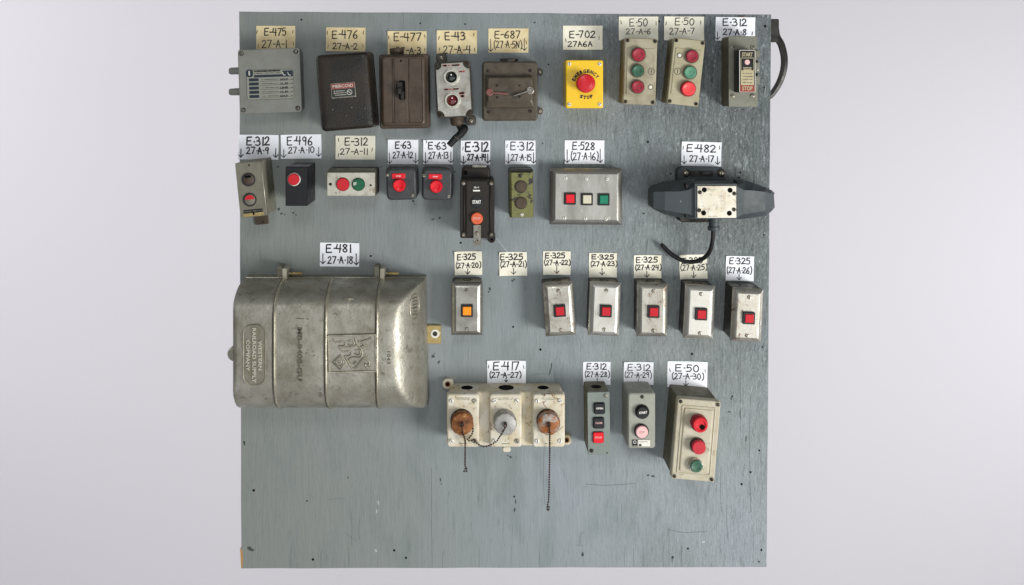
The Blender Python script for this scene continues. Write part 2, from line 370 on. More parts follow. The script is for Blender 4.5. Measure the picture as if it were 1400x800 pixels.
def smooth_path(pts, n=6):
    P = [Vector(p) for p in pts]; out = []
    for i in range(len(P)-1):
        a = P[max(i-1, 0)]; b = P[i]; c = P[i+1]; d = P[min(i+2, len(P)-1)]
        for k in range(n):
            t = k/n; out.append(.5*((2*b)+(c-a)*t+(2*a-5*b+4*c-d)*t*t+(3*b-a-3*c+d)*t**3))
    out.append(P[-1]); return out

# ---------------------------------------------------------------- setting
def plain(name, mb, m, kind=None, label=None, cat=None, loc=(0, 0, 0), smooth=35):
    o = bpy.data.objects.new(name, mb.mesh(name, m, smooth)); col.objects.link(o); o.location = loc
    if kind: o['kind'] = kind
    if label: o['label'] = label
    if cat: o['category'] = cat
    return o
bd = bpy.data.meshes.new('backdrop')
nx, L = 14, []
prof = [(9, 3.0)]
pv = []; pf = []
zs = [(4.5, 3.0), (-3.2, 3.0), (-3.7, 2.9), (-4.0, 2.5), (-4.1, 2.0), (-4.1, -4.0)]
for i in (-8.0, 8.0):
    for z, y in zs: pv.append((i, y, z))
n = len(zs)
for k in range(n-1): pf.append((k, k+1, n+k+1, n+k))
bd.from_pydata(pv, [], pf); bd.materials.append(M['backdrop'])
for p in bd.polygons: p.use_smooth = True
ob = bpy.data.objects.new('backdrop', bd); col.objects.link(ob); ob['kind'] = 'structure'

# ---------------------------------------------------------------- board
board = Dev('display_board', 'large square plywood board painted weathered grey blue that carries all the switches', 'board', 690, 398, 0)
def bP(px, py, w=0): return board.P(px, py, w)
corners = [(330, 777.5), (1048, 775.5), (1054.5, 20), (326.8, 16)]
out = []
for i in range(4):
    a = corners[i]; b = corners[(i+1) % 4]
    for k in range(16):
        t = k/16; j = .35 if k else 0
        out.append(bP(a[0]+(b[0]-a[0])*t+random.uniform(-j, j), a[1]+(b[1]-a[1])*t+random.uniform(-j, j)))
pb = MB(); pb.loops([[(x, y, -14) for x, y in out], [(x, y, -.5) for x, y in out], [(x*.9988, y*.9988, 0) for x, y in out]])
panel = board.part('panel', pb, 'board', smooth=0)
eb = MB()
for w0 in (-11, -7.5, -4): eb.loops([[(x*1.0006, y*1.0006, w0) for x, y in out], [(x*1.0006, y*1.0006, w0+1.4) for x, y in out]])
board.part('plywood_layer', eb, 'ply_edge', parent=panel, smooth=0)
wc = [bP(*p) for p in ((328.2, 751), (330.2, 750.5), (331.8, 756), (332.6, 764), (332, 773), (330.6, 777.2), (329.6, 777), (329, 764))]
board.part('bare_wood_patch', MB().poly(wc, -13, .25), 'bare_wood', parent=panel)
# handle behind the right edge
hp = [(1052, 30, -18), (1059, 36, -17), (1062, 50, -16), (1068.5, 62, -14), (1072.3, 80, -12), (1071, 97, -12), (1065, 114, -14), (1056, 128, -17), (1049, 134, -18)]
hb = MB().tube(smooth_path([board.P3(*p) for p in hp], 5), [5.2-.012*i-.0009*max(0, i-12)**2 for i in range(41)], 8, .8)
hd = board.part('handle', hb, 'black_handle', label='curved black pull handle behind the right edge')
board.part('mount', MB().rr(*bP(1056, 42, -16), 16, 32, 2, [(-24, 0), (-12.5, 0), (-12, .6)]), 'black_handle', parent=hd)
# holes and chips on the paint
holes = [(412, 27), (574.5, 32), (731, 31), (750, 88), (901, 29.5), (1046, 36), (630, 332), (885.7, 194), (917, 237.5), (880, 292), (1012, 236), (1010, 243), (1044.5, 321), (1042.5, 474.5),
         (701.5, 447), (739, 478), (1038, 616), (1041, 752), (1026, 645.5), (1014, 662), (919.5, 762), (940.5, 750), (796.5, 759), (555, 762.7), (428, 765), (539, 752.5), (334, 604.5), (347, 670.5),
         (703, 679), (946, 484), (1001, 542), (1037.5, 768), (507, 350), (636, 33), (1045, 120)]
hm = MB().lathe(0, 0, [(1.35, 0), (1.3, .22), (.85, .25), (.8, .05), (.01, .04)], 12)
hme = hm.mesh('screw_hole', 'dark_hole')
for x, y in holes:
    u, v = bP(x, y); board.put('screw_hole', hme, u, v, 0, random.uniform(.75, 1.3), random.uniform(0, 3))
def blob(x, y, w, h, ang, m='paint_chip', name='paint_chip'):
    u, v = bP(x, y); pts = []; n = 14
    for i in range(n):
        a = 2*math.pi*i/n; r = random.uniform(.55, 1.1); X = w/2*math.cos(a)*r; Y = h/2*math.sin(a)*r
        c, s = math.cos(math.radians(ang)), math.sin(math.radians(ang)); pts.append((u+X*c-Y*s, v+X*s+Y*c))
    board.part(name, MB().poly(pts, -.3, .14+random.uniform(0, .04)), m, smooth=0)
for a in [(342, 750, 13, 5, -35), (345, 752, 6, 3, 10), (703, 382.5, 4, 3, -30), (700.5, 384, 3, 4, 20), (670, 395, 4, 6, 20), (668, 399, 3, 3, 0), (381, 286, 4, 5, 0), (385, 292, 5, 3, 20), (389, 293, 3, 2, 0),
          (401, 291, 3, 3, 0), (405, 294, 2.5, 2, 0), (380, 228, 3, 3, 0), (565, 275, 4, 4, 30), (567, 279, 2, 2, 0), (592, 300, 7, 2, 8), (601, 298, 5, 3, 30), (592, 487, 5, 6, -30), (600, 495, 3, 5, -40), (594, 483, 3, 2, 0),
          (752, 508, 2, 9, -12), (754, 500, 1.6, 10, 0), (602, 656, 2, 6, 5), (603, 662, 1.5, 3, 0), (703.5, 697, 3, 8, 0), (705, 686, 1.5, 8, 0), (796.5, 757.5, 3, 7, 0), (893, 651, 5, 4, 0), (886, 650, 4, 3, 0),
          (420, 685, 3, 3, 0), (476, 653, 2, 3, 0), (698, 625, 5, 3, -30), (694, 623, 3, 2, 0), (919, 765, 1.5, 8, 0), (997, 563, 6, 2, 0), (1000, 545, 3, 4, 0), (334, 606, 3, 6, 20), (1017.5, 130, 4, 9, 0), (1015, 150, 5, 3, 10), (1013, 22.3, 12, 2.5, 0),
          (742, 196, 2.5, 3, 0), (864, 480, 2, 2, 0), (1020, 600, 2, 12, 0), (1012, 566, 1.5, 14, 0), (770, 352, 2, 2, 0), (521, 228, 2, 2, 0), (622, 235, 3, 3, 0)]:
    blob(*a)
blob(1013, 22.5, 13, 3, 0, 'print_red')
for a in [(517, 687, 2.2, 6, 10), (515, 699, 2, 7, -10), (514, 753, 3, 5, 20), (962, 741, 5, 3, 10)]: blob(*a, m='pale_scratch', name='pale_chip')
def scratch(pts, th, m):
    board.part('scratch', MB().ribbon(smooth_path([bP(*p)+(0,) for p in pts], 4), th, .05), m, smooth=0, recalc=False)
scratch([(679, 326), (690, 340), (700, 351)], .7, 'pale_scratch')
scratch([(913, 724), (935, 728), (950, 727.5), (966, 727)], .9, 'dark_scuff')
scratch([(915, 722), (914, 732)], .7, 'dark_scuff')
scratch([(801, 662), (830, 663.5), (868, 661)], .8, 'dark_scuff')
scratch([(793, 744), (794, 730), (799, 729)], .8, 'dark_scuff')
scratch([(788, 745), (797, 746)], .7, 'dark_scuff')
scratch([(727, 513), (738, 511), (751, 512)], .5, 'dark_scuff')
scratch([(472, 727), (480, 735), (488, 739)], .6, 'dark_scuff')
scratch([(448, 683), (458, 682), (470, 682)], .5, 'dark_scuff')
scratch([(769, 641), (773, 651)], .6, 'dark_scuff')
for (x, y0, y1) in ((480, 700, 746), (492, 710, 738), (590, 640, 776), (398, 745, 776), (440, 752, 776), (477, 748, 776), (606, 755, 776), (655, 750, 776), (738, 754, 776), (855, 745, 775), (866, 750, 775), (879, 748, 775), (908, 740, 775), (932, 747, 775), (980, 600, 660), (986, 640, 700), (1012, 480, 590), (1026, 540, 700), (994, 690, 730), (1036, 120, 300), (850, 690, 715), (620, 700, 725), (744, 610, 690)):
    scratch([(x, y0), (x+random.uniform(-1.5, 1.5), (y0+y1)/2), (x+random.uniform(-1, 1), y1)], random.uniform(.35, .6), 'dark_scuff')

# ---------------------------------------------------------------- handwritten cards
G = {
 'E': ('l', [(.6, 1), (.03, .98), (0, 0), (.6, .03)], 'l', [(.02, .52), (.5, .53)]),
 '-': ('l', [(.06, .48), (.44, .5)]), '.': ('l', [(.14, .48), (.24, .49)]),
 '2': ('s', [(.05, .8), (.25, 1), (.5, .88), (.48, .62), (.22, .28), (0, .02)], 'l', [(0, .02), (.6, .04)]),
 '3': ('s', [(.04, .92), (.3, 1), (.5, .82), (.42, .6), (.2, .53)], 's', [(.2, .53), (.52, .46), (.56, .18), (.32, 0), (.02, .08)]),
 '1': ('l', [(.2, 1), (.2, 0)]), '4': ('l', [(.12, 1), (.02, .45), (.6, .46)], 'l', [(.48, 1), (.45, 0)]),
 '5': ('l', [(.56, 1), (.12, 1), (.08, .58)], 's', [(.08, .58), (.4, .62), (.56, .35), (.38, .03), (0, .05)]),
 '6': ('s', [(.5, 1), (.17, .68), (.03, .28), (.22, 0), (.52, .12), (.47, .4), (.22, .45), (.05, .25)]),
 '7': ('l', [(0, .97), (.58, 1), (.2, 0)]),
 '8': ('s', [(.5, .85), (.28, 1), (.08, .8), (.3, .55), (.55, .25), (.3, 0), (.05, .22), (.28, .52), (.52, .78), (.45, .92)]),
 '9': ('s', [(.52, .8), (.3, 1), (.06, .76), (.25, .5), (.5, .66), (.53, .9)], 'l', [(.53, .9), (.48, 0)]),
 '0': ('s', [(.3, 1), (.07, .75), (.05, .3), (.28, 0), (.54, .25), (.55, .7), (.32, 1)]),
 'A': ('l', [(0, 0), (.3, 1), (.6, 0)], 'l', [(.12, .38), (.5, .38)]), 'N': ('l', [(0, 0), (.03, 1), (.48, 0), (.52, 1)]),
 '(': ('s', [(.3, 1.18), (.1, .8), (.1, .2), (.3, -.18)]), ')': ('s', [(.1, 1.18), (.32, .8), (.32, .2), (.1, -.18)])}
ADV = {'1': .42, '.': .38, '-': .52, '(': .42, ')': .42}
def handwrite(mb, txt, cx, cy, w, h, th, wz):
    th *= 1.22
    tot = sum(ADV.get(c, .78) for c in txt)-.16; kx = w/tot; x = cx-w/2; n = 0
    for c in txt:
        g = G[c]; jy = random.uniform(-.05, .05)*h; sl = random.uniform(-.05, .05)
        for k in range(0, len(g), 2):
            pts = [(p[0]+random.uniform(-.02, .02)+sl*p[1], p[1]+random.uniform(-.025, .025)) for p in g[k+1]]
            if g[k] == 's': pts = [tuple(q)[:2] for q in smooth_path([(a, b, 0) for a, b in pts], 5)]
            else:
                q = []
                for i in range(len(pts)-1):
                    a, b = pts[i], pts[i+1]; q.append(a)
                    q += [(a[0]+(b[0]-a[0])*t, a[1]+(b[1]-a[1])*t) for t in (.08, .92)]
                pts = q+[pts[-1]]
            mb.ribbon([(x+a*kx, cy-h/2+jy+b*h) for a, b in pts], th, wz+n*.012); n += 1
        x += ADV.get(c, .78)*kx
staple_me = MB().rr(0, 0, .75, 5.2, .3, [(0, 0), (.45, 0), (.6, .1)], 2).mesh('staple', 'screw_dark')
CR = {1: (310, 10, 4.444), 2: (500, 30, 4.325), 3: (640, 30, 5.335), 4: (830, 10, 5.332), 5: (310, 170, 5.714), 6: (510, 170, 4.57), 7: (730, 180, 4.118), 8: (310, 320, 3.2),
      9: (600, 330, 5.333), 10: (820, 330, 5.332), 11: (580, 480, 3.333), 12: (780, 480, 4.21)}
def cr(c, x, y): o = CR[c]; return (o[0]+x/o[2], o[1]+y/o[2])
cw = {'y': ('paper_yellow', 'yellowed'), 'c': ('paper_cream', 'cream'), 'w': ('paper_white', 'white')}
def card(c, x0, y0, x1, y1, pap, rot, t1, b1, t2, b2, th, arrows=(), staples=(), where=''):
    """corners, text boxes (x0,y0,x1,y1), arrows and staples in a drawing grid"""
    a = cr(c, x0, y0); b = cr(c, x1, y1); m, word = cw[pap]; o_s = CR[c][2]
    v = Dev('tag_card', '%s card handwritten %s above %s, %s' % (word, t1.replace('.', '-'), t2.replace('.', '-').replace('(', '').replace(')', ''), where), 'label card', (a[0]+b[0])/2, (a[1]+b[1])/2, 0, rot, 'handwritten cards stapled to the board')
    W, H = b[0]-a[0], b[1]-a[1]
    o = []; q = rrect(0, 0, W, H, .4, 1)
    nx_ = 16; mb = MB()
    cc = [random.uniform(.1, 2.2) for _ in range(4)]; rows = 8
    def curl(x, y):
        s_, t_ = min(1, max(0, x/W+.5)), min(1, max(0, y/H+.5)); e = abs(2*s_-1)**2.4*abs(2*t_-1)**1.6
        return ((1-s_)*(1-t_)*cc[0]+s_*(1-t_)*cc[1]+(1-s_)*t_*cc[2]+s_*t_*cc[3])*e
    for j in range(rows+1):
        for i in range(nx_+1):
            s_, t_ = i/nx_, j/rows
            x = -W/2+W*s_; y = -H/2+H*t_; mb.v.append((x, y, .35+curl(x, y)))
    for j in range(rows):
        for i in range(nx_):
            k = j*(nx_+1)+i; mb.f.append((k, k+1, k+nx_+2, k+nx_+1))
    n0 = len(mb.v); bl = [p for p in (0, nx_, (rows+1)*(nx_+1)-1, rows*(nx_+1))]
    for p in bl: mb.v.append((mb.v[p][0], mb.v[p][1], -.1))
    edges = [[i for i in range(nx_+1)], [i*(nx_+1)+nx_ for i in range(rows+1)], [rows*(nx_+1)+i for i in range(nx_, -1, -1)], [i*(nx_+1) for i in range(rows, -1, -1)]]
    for k, e in enumerate(edges): mb.f.append(tuple(e)+(n0+(k+1) % 4, n0+k))
    # thin sheet: close it just below its own face instead of at the board
    mb.v = mb.v[:n0]+[(p[0], p[1], p[2]-.3) for p in mb.v[:n0]]
    mb.f = [f for f in mb.f[:nx_*rows]]; q_ = [tuple(i+n0 for i in f[::-1]) for f in mb.f]; loop = edges[0][:-1]+edges[1][:-1]+edges[2][:-1]+edges[3][:-1]
    mb.f += q_+[(loop[(i+1) % len(loop)], loop[i], loop[i]+n0, loop[(i+1) % len(loop)]+n0) for i in range(len(loop))]
    v.part('paper', mb, m, smooth=30, recalc=False)
    def lay(q): q.v = [(x, y, w+curl(x, y)) for x, y, w in q.v]; return q
    wr = MB()
    def bx(bb): p = cr(c, bb[0], bb[1]); r = cr(c, bb[2], bb[3]); u, w2 = v.P((p[0]+r[0])/2, (p[1]+r[1])/2, 0); return u, w2, r[0]-p[0], r[1]-p[1]
    u, y, w, h = bx(b1); handwrite(wr, t1, u, y, w, h, th, .46)
    u, y, w, h = bx(b2); handwrite(wr, t2, u, y, w, h, th*.85, .46)
    v.part('handwriting', lay(wr), 'ink' if pap != 'c' or th > 1.2 else 'ink_faded', smooth=0, recalc=False)
    if arrows:
        for (ax, ay0, ay1) in arrows:
            am = MB(); p = v.P(*cr(c, ax, ay0), 0); r = v.P(*cr(c, ax, ay1), 0); k = min(3.2, (p[1]-r[1])*.45)
            am.ribbon([p, ((p[0]+r[0])/2, (p[1]+r[1])/2), r], th*.8, .5)
            am.ribbon([(r[0]-k, r[1]+k), (r[0]-k*.5, r[1]+k*.5), r], th*.8, .53); am.ribbon([(r[0]+k, r[1]+k*1.1), (r[0]+k*.5, r[1]+k*.55), r], th*.8, .55)
            v.part('drawn_arrow', lay(am), 'ink', smooth=0, recalc=False)
    for (sx, sy) in staples:
        p = v.P(*cr(c, sx, sy), 0); v.put('staple', staple_me, p[0], p[1], .4+curl(*p), 1, random.uniform(-.3, .3))
card(1, 180, 113, 417, 256, 'y', 0, 'E-475', (230, 128, 362, 172), '27-A-1', (215, 200, 365, 246), 1.15, (), ((185, 150), (402, 150), (192, 234), (405, 222)), 'above the grey box with cable glands')
card(1, 604, 123, 843, 268, 'y', -.5, 'E-476', (643, 142, 795, 190), '27-A-2', (645, 218, 795, 254), 1.15, (), ((612, 155), (832, 155), (616, 240), (828, 235)), 'above the black domed box')
card(2, 130, 55, 360, 195, 'y', 0, 'E-477', (168, 66, 328, 112), '27-A.3', (180, 150, 326, 188), 1.2, (), ((137, 92), (350, 85), (350, 165)), 'behind the hub of the brown box')
card(2, 420, 50, 658, 188, 'y', 0, 'E-43', (470, 62, 588, 108), '27-A-4', (458, 142, 620, 186), 1.25, (), ((434, 95), (640, 75), (437, 162), (645, 165)), 'above the riveted two-button station')
card(3, 148, 48, 440, 225, 'y', 0, 'E-687', (195, 68, 382, 120), '(27.A.5N)', (188, 140, 390, 190), 1.1, ((165, 128, 215), (410, 122, 208)), ((425, 150),), 'above the olive lever box')
card(3, 692, 28, 980, 203, 'c', 0, 'E-702', (742, 68, 925, 116), '27A6A', (728, 143, 905, 180), 1.25, (), ((713, 135), (955, 118)), 'above the yellow emergency stop')
card(4, 85, 68, 372, 242, 'c', 0, 'E.50', (166, 84, 294, 138), '27-A-6', (138, 158, 318, 198), 1.0, (), ((102, 110), (357, 118)), 'left of the two above beige stations')
card(4, 415, 68, 706, 242, 'c', -.3, 'E.50', (497, 80, 634, 130), '27-A-7', (455, 152, 636, 196), 1.0, (), ((430, 118), (682, 112)), 'above the tilted beige station')
card(4, 790, 73, 1078, 244, 'w', -.5, 'E.312', (845, 86, 1018, 136), '27.A.8', (845, 160, 1015, 202), 1.3, ((803, 180, 236),), ((1058, 192),), 'at the top right corner')
card(5, 95, 82, 405, 275, 'w', -.5, 'E.312', (157, 100, 334, 164), '27.A.9', (155, 180, 328, 230), 1.6, ((112, 192, 256), (384, 190, 258)), (), 'at the left edge above a leaning box')
card(5, 424, 80, 740, 268, 'w', .8, 'E.496', (473, 98, 670, 162), '27.A.10', (482, 176, 685, 224), 1.3, ((447, 198, 258), (720, 180, 250)), (), 'above the glossy black box')
card(5, 851, 89, 1160, 275, 'c', -.3, 'E-312', (926, 108, 1102, 166), '27-A-11', (888, 190, 1102, 234), 1.2, (), ((875, 122), (874, 240), (1138, 198)), 'above the horizontal two-button plate')
card(6, 93, 96, 283, 249, 'w', -.3, 'E.63', (140, 110, 238, 152), '27.A.12', (125, 172, 250, 210), 1.3, ((103, 180, 245), (267, 180, 240)), (), 'above the left charcoal stop box')
card(6, 314, 98, 498, 249, 'w', -.2, 'E.63', (347, 113, 458, 155), '27.A.13', (348, 174, 470, 214), 1.3, ((328, 178, 243), (487, 174, 240)), ((334, 107),), 'touched by the loose cable end')
card(6, 548, 101, 732, 251, 'w', 0, 'E.312', (578, 112, 722, 168), '27.A.14', (590, 188, 705, 224), 1.7, ((565, 200, 246), (717, 186, 242)), ((563, 152),), 'above the dark station with orange button')
card(6, 826, 101, 1015, 250, 'w', 0, 'E.312', (860, 112, 1004, 162), '27.A.15', (864, 188, 990, 226), 1.2, ((846, 186, 243), (1003, 178, 243)), ((838, 135),), 'above the peeling olive station')
card(7, 173, 49, 396, 182, 'w', 0, 'E.528', (218, 60, 342, 102), '(27.A.16)', (208, 118, 360, 158), 1.25, ((187, 102, 174), (373, 98, 174)), (), 'above the wide steel three-button plate')
card(7, 830, 58, 1054, 194, 'w', -1.3, 'E.482', (862, 74, 1024, 114), '27.A.17', (876, 136, 1012, 170), 1.3, ((845, 136, 180), (1033, 140, 185)), ((840, 90), (1045, 90)), 'above the winged slate valve')
card(8, 408, 38, 580, 142, 'w', -.6, 'E.481', (436, 46, 545, 80), '27.A.18', (442, 98, 552, 128), 1.5, ((421, 86, 130), (567, 86, 134)), (), 'above the big cast metal casing')
card(9, 115, 73, 315, 245, 'c', 1, 'E.325', (136, 92, 268, 134), '(27.A.20)', (124, 156, 303, 192), 1.25, ((211, 200, 238),), (), 'above the amber button plate')
card(9, 441, 78, 642, 250, 'c', .8, 'E-325', (448, 92, 614, 134), '(27-A-21)', (448, 146, 636, 186), 1.25, ((545, 196, 240),), (), 'over an empty spot on the board')
card(9, 760, 72, 960, 244, 'c', 0, 'E.325', (778, 84, 920, 122), '(27-A-22)', (768, 138, 956, 172), 1.25, ((860, 176, 234),), (), 'above the leftmost red button plate')
card(9, 1095, 85, 1297, 262, 'c', 0, 'E.325', (1116, 98, 1276, 130), '(27.A.23)', (1106, 146, 1296, 180), 1.25, ((1190, 196, 244),), (), 'above the second red button plate')
card(10, 248, 101, 447, 268, 'c', 0, 'E.325', (266, 115, 420, 153), '(27.A.24)', (258, 172, 444, 208), 1.25, ((343, 218, 260),), (), 'above the third red button plate')
card(10, 581, 97, 782, 273, 'c', 1, 'E.325', (600, 120, 750, 160), '(27.A.25)', (588, 170, 778, 210), 1.2, ((684, 220, 264),), (), 'crossed by the black cable loop')
card(10, 918, 108, 1122, 287, 'w', -1.2, 'E.325', (946, 122, 1096, 166), '(27.A.26)', (926, 190, 1104, 232), 1.25, ((1015, 238, 280),), (), 'above the rightmost red button plate')
card(11, 287, 43, 463, 146, 'w', 0, 'E.417', (316, 50, 434, 86), '(27-A-27)', (298, 96, 440, 120), 1.3, ((373, 124, 140),), ((294, 70), (454, 72)), 'above the white three-socket casting')
card(12, 72, 62, 230, 193, 'w', 0, 'E.312', (94, 72, 208, 106), '(27.A.28)', (82, 118, 222, 148), 1.1, ((153, 155, 188),), (), 'above the narrow sage station')
card(12, 306, 63, 477, 193, 'w', -.3, 'E.312', (330, 76, 460, 112), '(27-A-29)', (312, 122, 464, 152), 1.0, ((390, 160, 188),), (), 'above the stone grey start station')
card(12, 557, 60, 787, 207, 'w', -1, 'E.50', (606, 80, 740, 118), '(27-A-30)', (584, 128, 764, 160), 1.2, ((664, 165, 200),), ((572, 110), (775, 112)), 'above the deep cream box')

# ---------------------------------------------------------------- row one
# grey enclosure with nameplate
d = Dev('control_enclosure', 'grey square enclosure with blue printed plate and two cable glands on its left', 'electrical box', 368.6, 110.6, 33, 2)
W, H = 85*d.f, 88*d.f
d.part('box', MB().rr(0, 0, W-4, H-4, 4, [(0, 0), (24, 0)]), 'grey_enclosure')
lid = d.part('lid', MB().rr(0, 0, W, H, 3.5, [(21, .3), (22, 0), (31.5, 0), (32.6, .5), (33, 1.6)]), 'grey_enclosure')
for sx in (-1, 1):
    for sy in (-1, 1):
        d.part('screw_socket', MB().lathe(sx*(W/2-5.2), sy*(H/2-5.2), [(3.2, 33), (3.1, 33.35), (2.6, 33.4), (2.5, 33.1)], 16), 'rim_dark'); d.screw_l(sx*(W/2-5.2), sy*(H/2-5.2), 33.2, 2.2)
for y in (97, 125.5):
    v_ = d.P(325, y, 14)[1]; u1 = d.P(313.5, y, 14)[0]; u0 = -W/2+1.5
    g = d.part('cable_gland', MB().lathe(0, v_, [(5.4, u0), (5.4, u0-3), (5.1, u0-3.5)], 6, 'u', 14), 'grey_enclosure')
    d.part('nut', MB().lathe(0, v_, [(4.6, u0-3.2), (4.9, u0-4), (4.7, u1+2), (3.6, u1), (2, u1)], 14, 'u', 14), 'grey_enclosure', parent=g)
pu, pv_ = d.P(369.5, 115.7); R_ = 33.05
np_ = d.part('nameplate', MB().rr(pu, pv_, 66*d.f, 42*d.f, 4, [(R_, 0), (R_+.35, 0)]), 'plate_grey')
bo = MB()
o_ = rrect(pu, pv_, 64.5*d.f, 40.6*d.f, 3.6, 4); bo.ribbon([p for p in o_]+[o_[0]], .5, R_+.36); 
d.part('border', bo, 'print_dark', parent=np_, smooth=0, recalc=False)
def Q(x, y, k=33.4): return d.P(330+x/14.8, 88+y/14.8, k)
hd_ = MB(); a = Q(165, 185); hd_.rr(a[0], a[1], 9.2, 10, 3.4, [(R_+.3, 0), (R_+.5, 0)])
a = Q(650, 235); hd_.rr(a[0], a[1]+.3, 52, 3.2, .8, [(R_+.3, 0), (R_+.52, 0)])
a = Q(935, 185); hd_.rr(a[0], a[1], 14, 8, 1, [(R_+.3, 0), (R_+.54, 0)])
for i in range(5):
    a = Q(252+i*3, 315+i*84); hd_.rr(a[0], a[1], 13, 3.9, .8, [(R_+.3, 0), (R_+.5, 0)])
d.part('printed_block', hd_, 'print_navy', parent=np_)
tx = MB(); a = Q(160, 180); tx.text('1', a[0], a[1], 2, 6, R_+.5, 2, .03)
a = Q(855, 185); tx.ribbon([(a[0]-1.5, a[1]+1.5), (a[0], a[1]-2), (a[0]+2, a[1]-2.2)], 1.1, R_+.5); a = Q(960, 185); tx.ribbon([(a[0]-1.5, a[1]+1.5), (a[0], a[1]-2), (a[0]+2, a[1]-2.2)], 1.1, R_+.5)
d.part('light_print', tx, 'light_ink', parent=np_, smooth=0, recalc=False)
tx = MB(); a = Q(262, 145); fakeprint(tx, a[0], a[0]+34, a[1], 1.9, R_+.36); a = Q(262, 185); fakeprint(tx, a[0], a[0]+34, a[1], .8, R_+.36)
for i, wd in enumerate(('HOLD', 'CL IN', 'LINE', 'CL IN', 'HOLD')):
    a = Q(408+i*4, 310+i*84); fakeprint(tx, a[0], a[0]+22, a[1], .8, R_+.36)
    a = Q(865, 305+i*84); tx.text(wd, a[0], a[1], 10.5, 3, R_+.3, 2, .06)
    a = Q(385, 350+i*84); tx.ribbon([a, (a[0]+43, a[1]+1.4)], .35, R_+.36); a = Q(1020, 305+i*84); tx.ribbon([a, (a[0]+1, a[1]+.5)], 1, R_+.36)
d.part('small_print', tx, 'print_dark', parent=np_, smooth=0, recalc=False)

# black domed box
d = Dev('domed_switch_box', 'black crinkle-finish domed metal box with small red and silver nameplate', 'switch box', 471, 125.3, 58, 4.6)
W, H = 74*d.f, 106*d.f
d.part('flange', MB().rr(0, 0, W+1, H+1, 6, [(0, 0), (7, 0), (8, .6)]), 'brown_flange')
d.part('cover', MB().rr(0, 0, W, H, 6.5, [(8, 1), (20, .5), (49, .2), (54, .9), (57, 2.6), (58.3, 5), (58.7, 10), (59, 22)], 6), 'black_crinkle')
a = d.P(469.5, 123.4)
np_ = d.part('nameplate', MB().rr(a[0], a[1], 32, 20, 1.2, [(58.5, 0), (59.6, 0), (59.8, .3)]), 'strap_steel')
d.part('red_band', MB().rr(a[0], a[1]+5.6, 30, 6.4, .5, [(59.7, 0), (60, 0)]), 'print_red', parent=np_)
d.part('black_field', MB().rr(a[0], a[1]-3.2, 30, 10.2, .5, [(59.7, 0), (60, 0)]), 'print_dark', parent=np_)
t_ = MB().text('MERCOID', a[0], a[1]+5.6, 27, 4.2, 59.95, 0, .02)
c_ = circ(a[0]+8, a[1]-3.2, 3.2, 16); t_.ribbon(c_+[c_[0]], .9, 60); t_.ribbon([(a[0]+6, a[1]-1.5), (a[0]+10, a[1]-5)], .9, 60)
for k in range(3): fakeprint(t_, a[0]-12, a[0]+3, a[1]-.6-k*2.6, 1.2, 60)
d.part('print', t_, 'light_ink', parent=np_, smooth=0, recalc=False)
for (x, y) in ((481, 147), (455, 150), (499, 148), (474, 158)):
    a = d.P(x, y); d.put('paint_speck', MB().lathe(0, 0, [(.8, 0), (.6, .3), (.01, .35)], 7).mesh('paint_speck', 'plate_grey') if x == 481 else speck, a[0], a[1], 59, random.uniform(.5, 1)); speck = d.o.children[-1].data if x == 481 else speck

# brown toggle box
d = Dev('toggle_switch_box', 'brown painted box with central toggle lever and hub on top', 'switch box', 551.8, 125.2, 40, .8)
W, H = 69*d.f, 103*d.f
d.part('box', MB().rr(0, 0, W, H, 3.5, [(0, 0), (24, 0), (25.5, .3), (27, 1.5)]), 'brown_paint')
a = d.P(551.2, 124.2)
d.part('lid', MB().rr(a[0], a[1], 62*d.f, 98*d.f, 6, [(26, 0), (34, 0), (37.5, 1), (39.5, 3), (39.8, 4.5), (38.9, 5.3), (38.9, 8)], 5), 'brown_paint')
a = d.P(548.2, 124); d.part('raised_strip', MB().rr(a[0], a[1], 17.5, 89*d.f, .6, [(38, 0), (39.6, 0), (40, .5)]), 'brown_paint')
d.part('ridge', MB().tube([(a[0]+11, a[1]-44, 38.8), (a[0]+11, a[1]+44, 38.8)], .8, 6), 'brown_paint'); d.part('ridge', MB().tube([(a[0]-11, a[1]-44, 38.8), (a[0]-11, a[1]+44, 38.8)], .8, 6), 'brown_paint')
sl = MB(); b = d.P(548, 122.5); sl.rr(b[0]+1.8, b[1]-1, 8.5, 26, 2.5, [(39.8, 0), (40.3, 0), (40.4, .4)]); d.part('slot', sl, 'dark_hole')
tg = MB(); tg.rr(b[0]-1.2, b[1]+5, 7.5, 10, 1, [(40, 0), (44, 0), (45, .6)]); tg.rr(b[0]-.8, b[1]-2, 7, 10, 1.2, [(40, 0), (50, .6), (51.5, 1.6)]); tg.tube([(b[0]-6.5, b[1]+6, 42), (b[0]-7.2, b[1], 43), (b[0]-5.8, b[1]-9, 42)], 1.3, 6)
tg.rr(b[0]+2.2, b[1]-8, 5.2, 12, 1, [(40, 0), (45, .2), (46, .8)]); d.part('toggle_lever', tg, 'dark_iron')
a = d.P(548, 83.2); d.part('hole', MB().lathe(a[0], a[1], [(1.5, 39.9), (1.4, 40.2), (.01, 40.25)], 12), 'dark_hole')
a = d.P(542.5, 76, 18); d.part('conduit_hub', MB().lathe(a[0], a[1], [(10.2, -2), (10.2, 2), (8.6, 2.6), (9.6, 4), (9.6, 9), (8.8, 9.8), (7, 9.9)], 10, 'v', 16), 'brown_paint')

